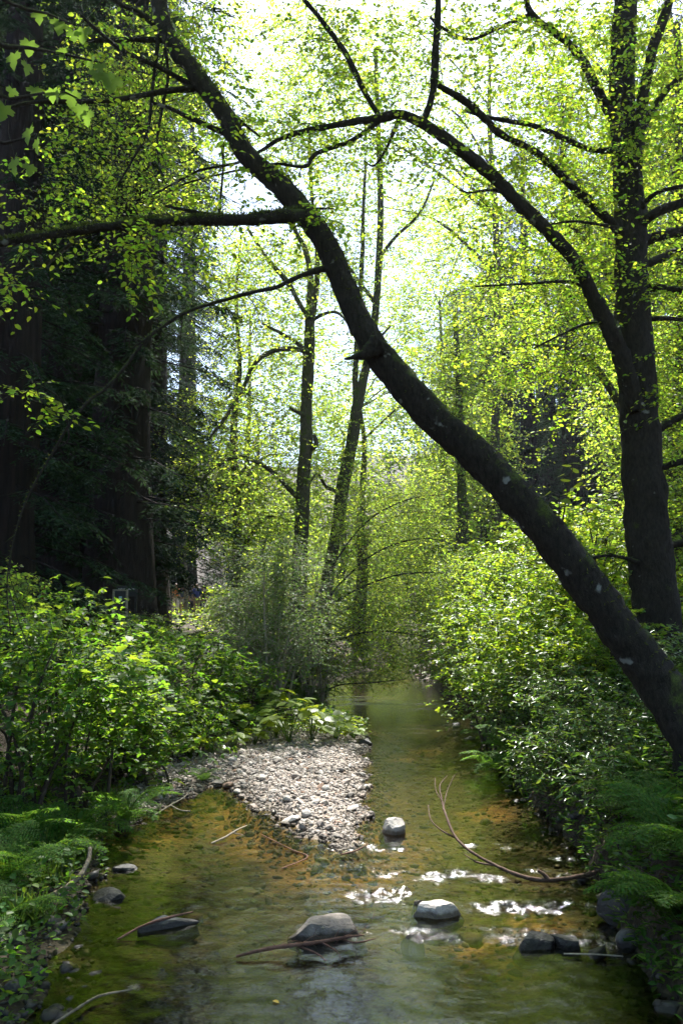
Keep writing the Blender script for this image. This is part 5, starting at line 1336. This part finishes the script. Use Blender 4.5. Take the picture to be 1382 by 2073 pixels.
# slender sunlit trunk by the walkers
D = 44.; x = (378 - W / 2) / F * D; z = hz(x, D)
t = thing('slender_tree', 'slender tan trunk standing among the walkers', 'tree', (x, D, z))
build('trunk', tube(np.array([[x, D, z - .2, .11], [x + .02, D, z + 1.5, .10], [x - .1, D, z + 4.5, .07], [x, D, z + 7, .03]]), 8, n=20, seed=3), M['pale_twig'], t, (x, D, z))
rngx = np.random.default_rng(6)
o = build('crown', foliage(np.array([[x, D, z + 5.5]]) + rngx.normal(0, .7, (18, 3)), np.full(18, .5), rngx, 8, 6, .14, .7, .15, LEAF_RHO, sunfilter=False), [M['twig'], M['far_leaf']], t, (x, D, z)); o['kind'] = 'stuff'

# small sign by the path
D = 19.5; c = at(257, 1196, D); x, z = c[0], hz(c[0], D)
WOOD = plain('sign_wood', (.30, .26, .19), .8); DARK = plain('sign_dark', (.012, .012, .014), .6, .1); PALE = plain('sign_lettering', (.6, .62, .62), .7, .05); PAPER = plain('notice_paper', (.35, .62, .70), .7, .05)
def box(x0, x1, y0, y1, z0, z1):
    v = np.array([[a, b, c_] for a in (x0, x1) for b in (y0, y1) for c_ in (z0, z1)], float)
    return (v, np.array([[0, 1, 3, 2], [4, 6, 7, 5], [0, 4, 5, 1], [2, 3, 7, 6], [0, 2, 6, 4], [1, 5, 7, 3]]), 0)
t = thing('sign', 'small dark sign with a pale line of lettering above the bushes', 'sign', (x, D, z)); b = (x, D, z)
build('panel', [box(x - .23, x + .25, D - .02, D + .02, c[2] - .13, c[2] + .12)], DARK, t, b, False)
for sx in (-.19, .21): build('post', [box(x + sx - .025, x + sx + .025, D + .022, D + .07, z - .2, c[2] + .12)], DARK, t, b, False)
fc = bpy.data.curves.new('lettering', 'FONT'); fc.body = 'natural quiet'; fc.size = .076; fc.align_x = 'CENTER'; fc.extrude = .002
fo = bpy.data.objects.new('lettering', fc); COL.objects.link(fo); fo.parent = t; fo.location = (0, -.026, c[2] - z + .02); fo.rotation_euler = (math.pi / 2, 0, 0); fc.materials.append(PALE)
lm = bpy.data.meshes.new_from_object(fo); lo = bpy.data.objects.new('lettering_mesh', lm); COL.objects.link(lo); lo.parent = t; lo.location = fo.location; lo.rotation_euler = fo.rotation_euler
bpy.data.objects.remove(fo); lo.name = 'lettering'
D2 = 18.8; c = at(244, 1210, D2); x, z = c[0], hz(c[0], D2)
t = thing('notice_frame', 'pale wooden notice frame just below the dark sign', 'sign', (x, D2, z)); b = (x, D2, z)
for sx in (-.15, .15): build('post', [box(x + sx - .022, x + sx + .022, D2 - .02, D2 + .02, z - .2, c[2] + .15)], WOOD, t, b, False)
build('rail', [box(x - .17, x + .17, D2 - .023, D2 + .023, c[2] + .152, c[2] + .19)], WOOD, t, b, False)
build('backboard', [box(x - .126, x + .126, D2 - .01, D2 + .01, c[2] - .2, c[2] + .148)], DARK, t, b, False)
build('notice', [box(x - .03, x + .04, D2 - .018, D2 - .012, c[2] - .06, c[2] + .03)], PAPER, t, b, False)

# ------------------------------------------------------------------ the faint bluish air of the valley
m, nt, out = mat('haze_air')
v = nt.nodes.new('ShaderNodeVolumePrincipled')
v.inputs['Density'].default_value = .0004; v.inputs['Color'].default_value = (.80, .90, 1, 1); v.inputs['Anisotropy'].default_value = .6
nt.links.new(v.outputs[0], out.inputs['Volume'])
o = build('haze', [box(-226, 226, -66, 336, -3, 100)], m, smooth=False)
tag(o, 'faint bluish haze hanging under the trees', 'haze', kind='stuff')
SC.cycles.volume_bounces = 0
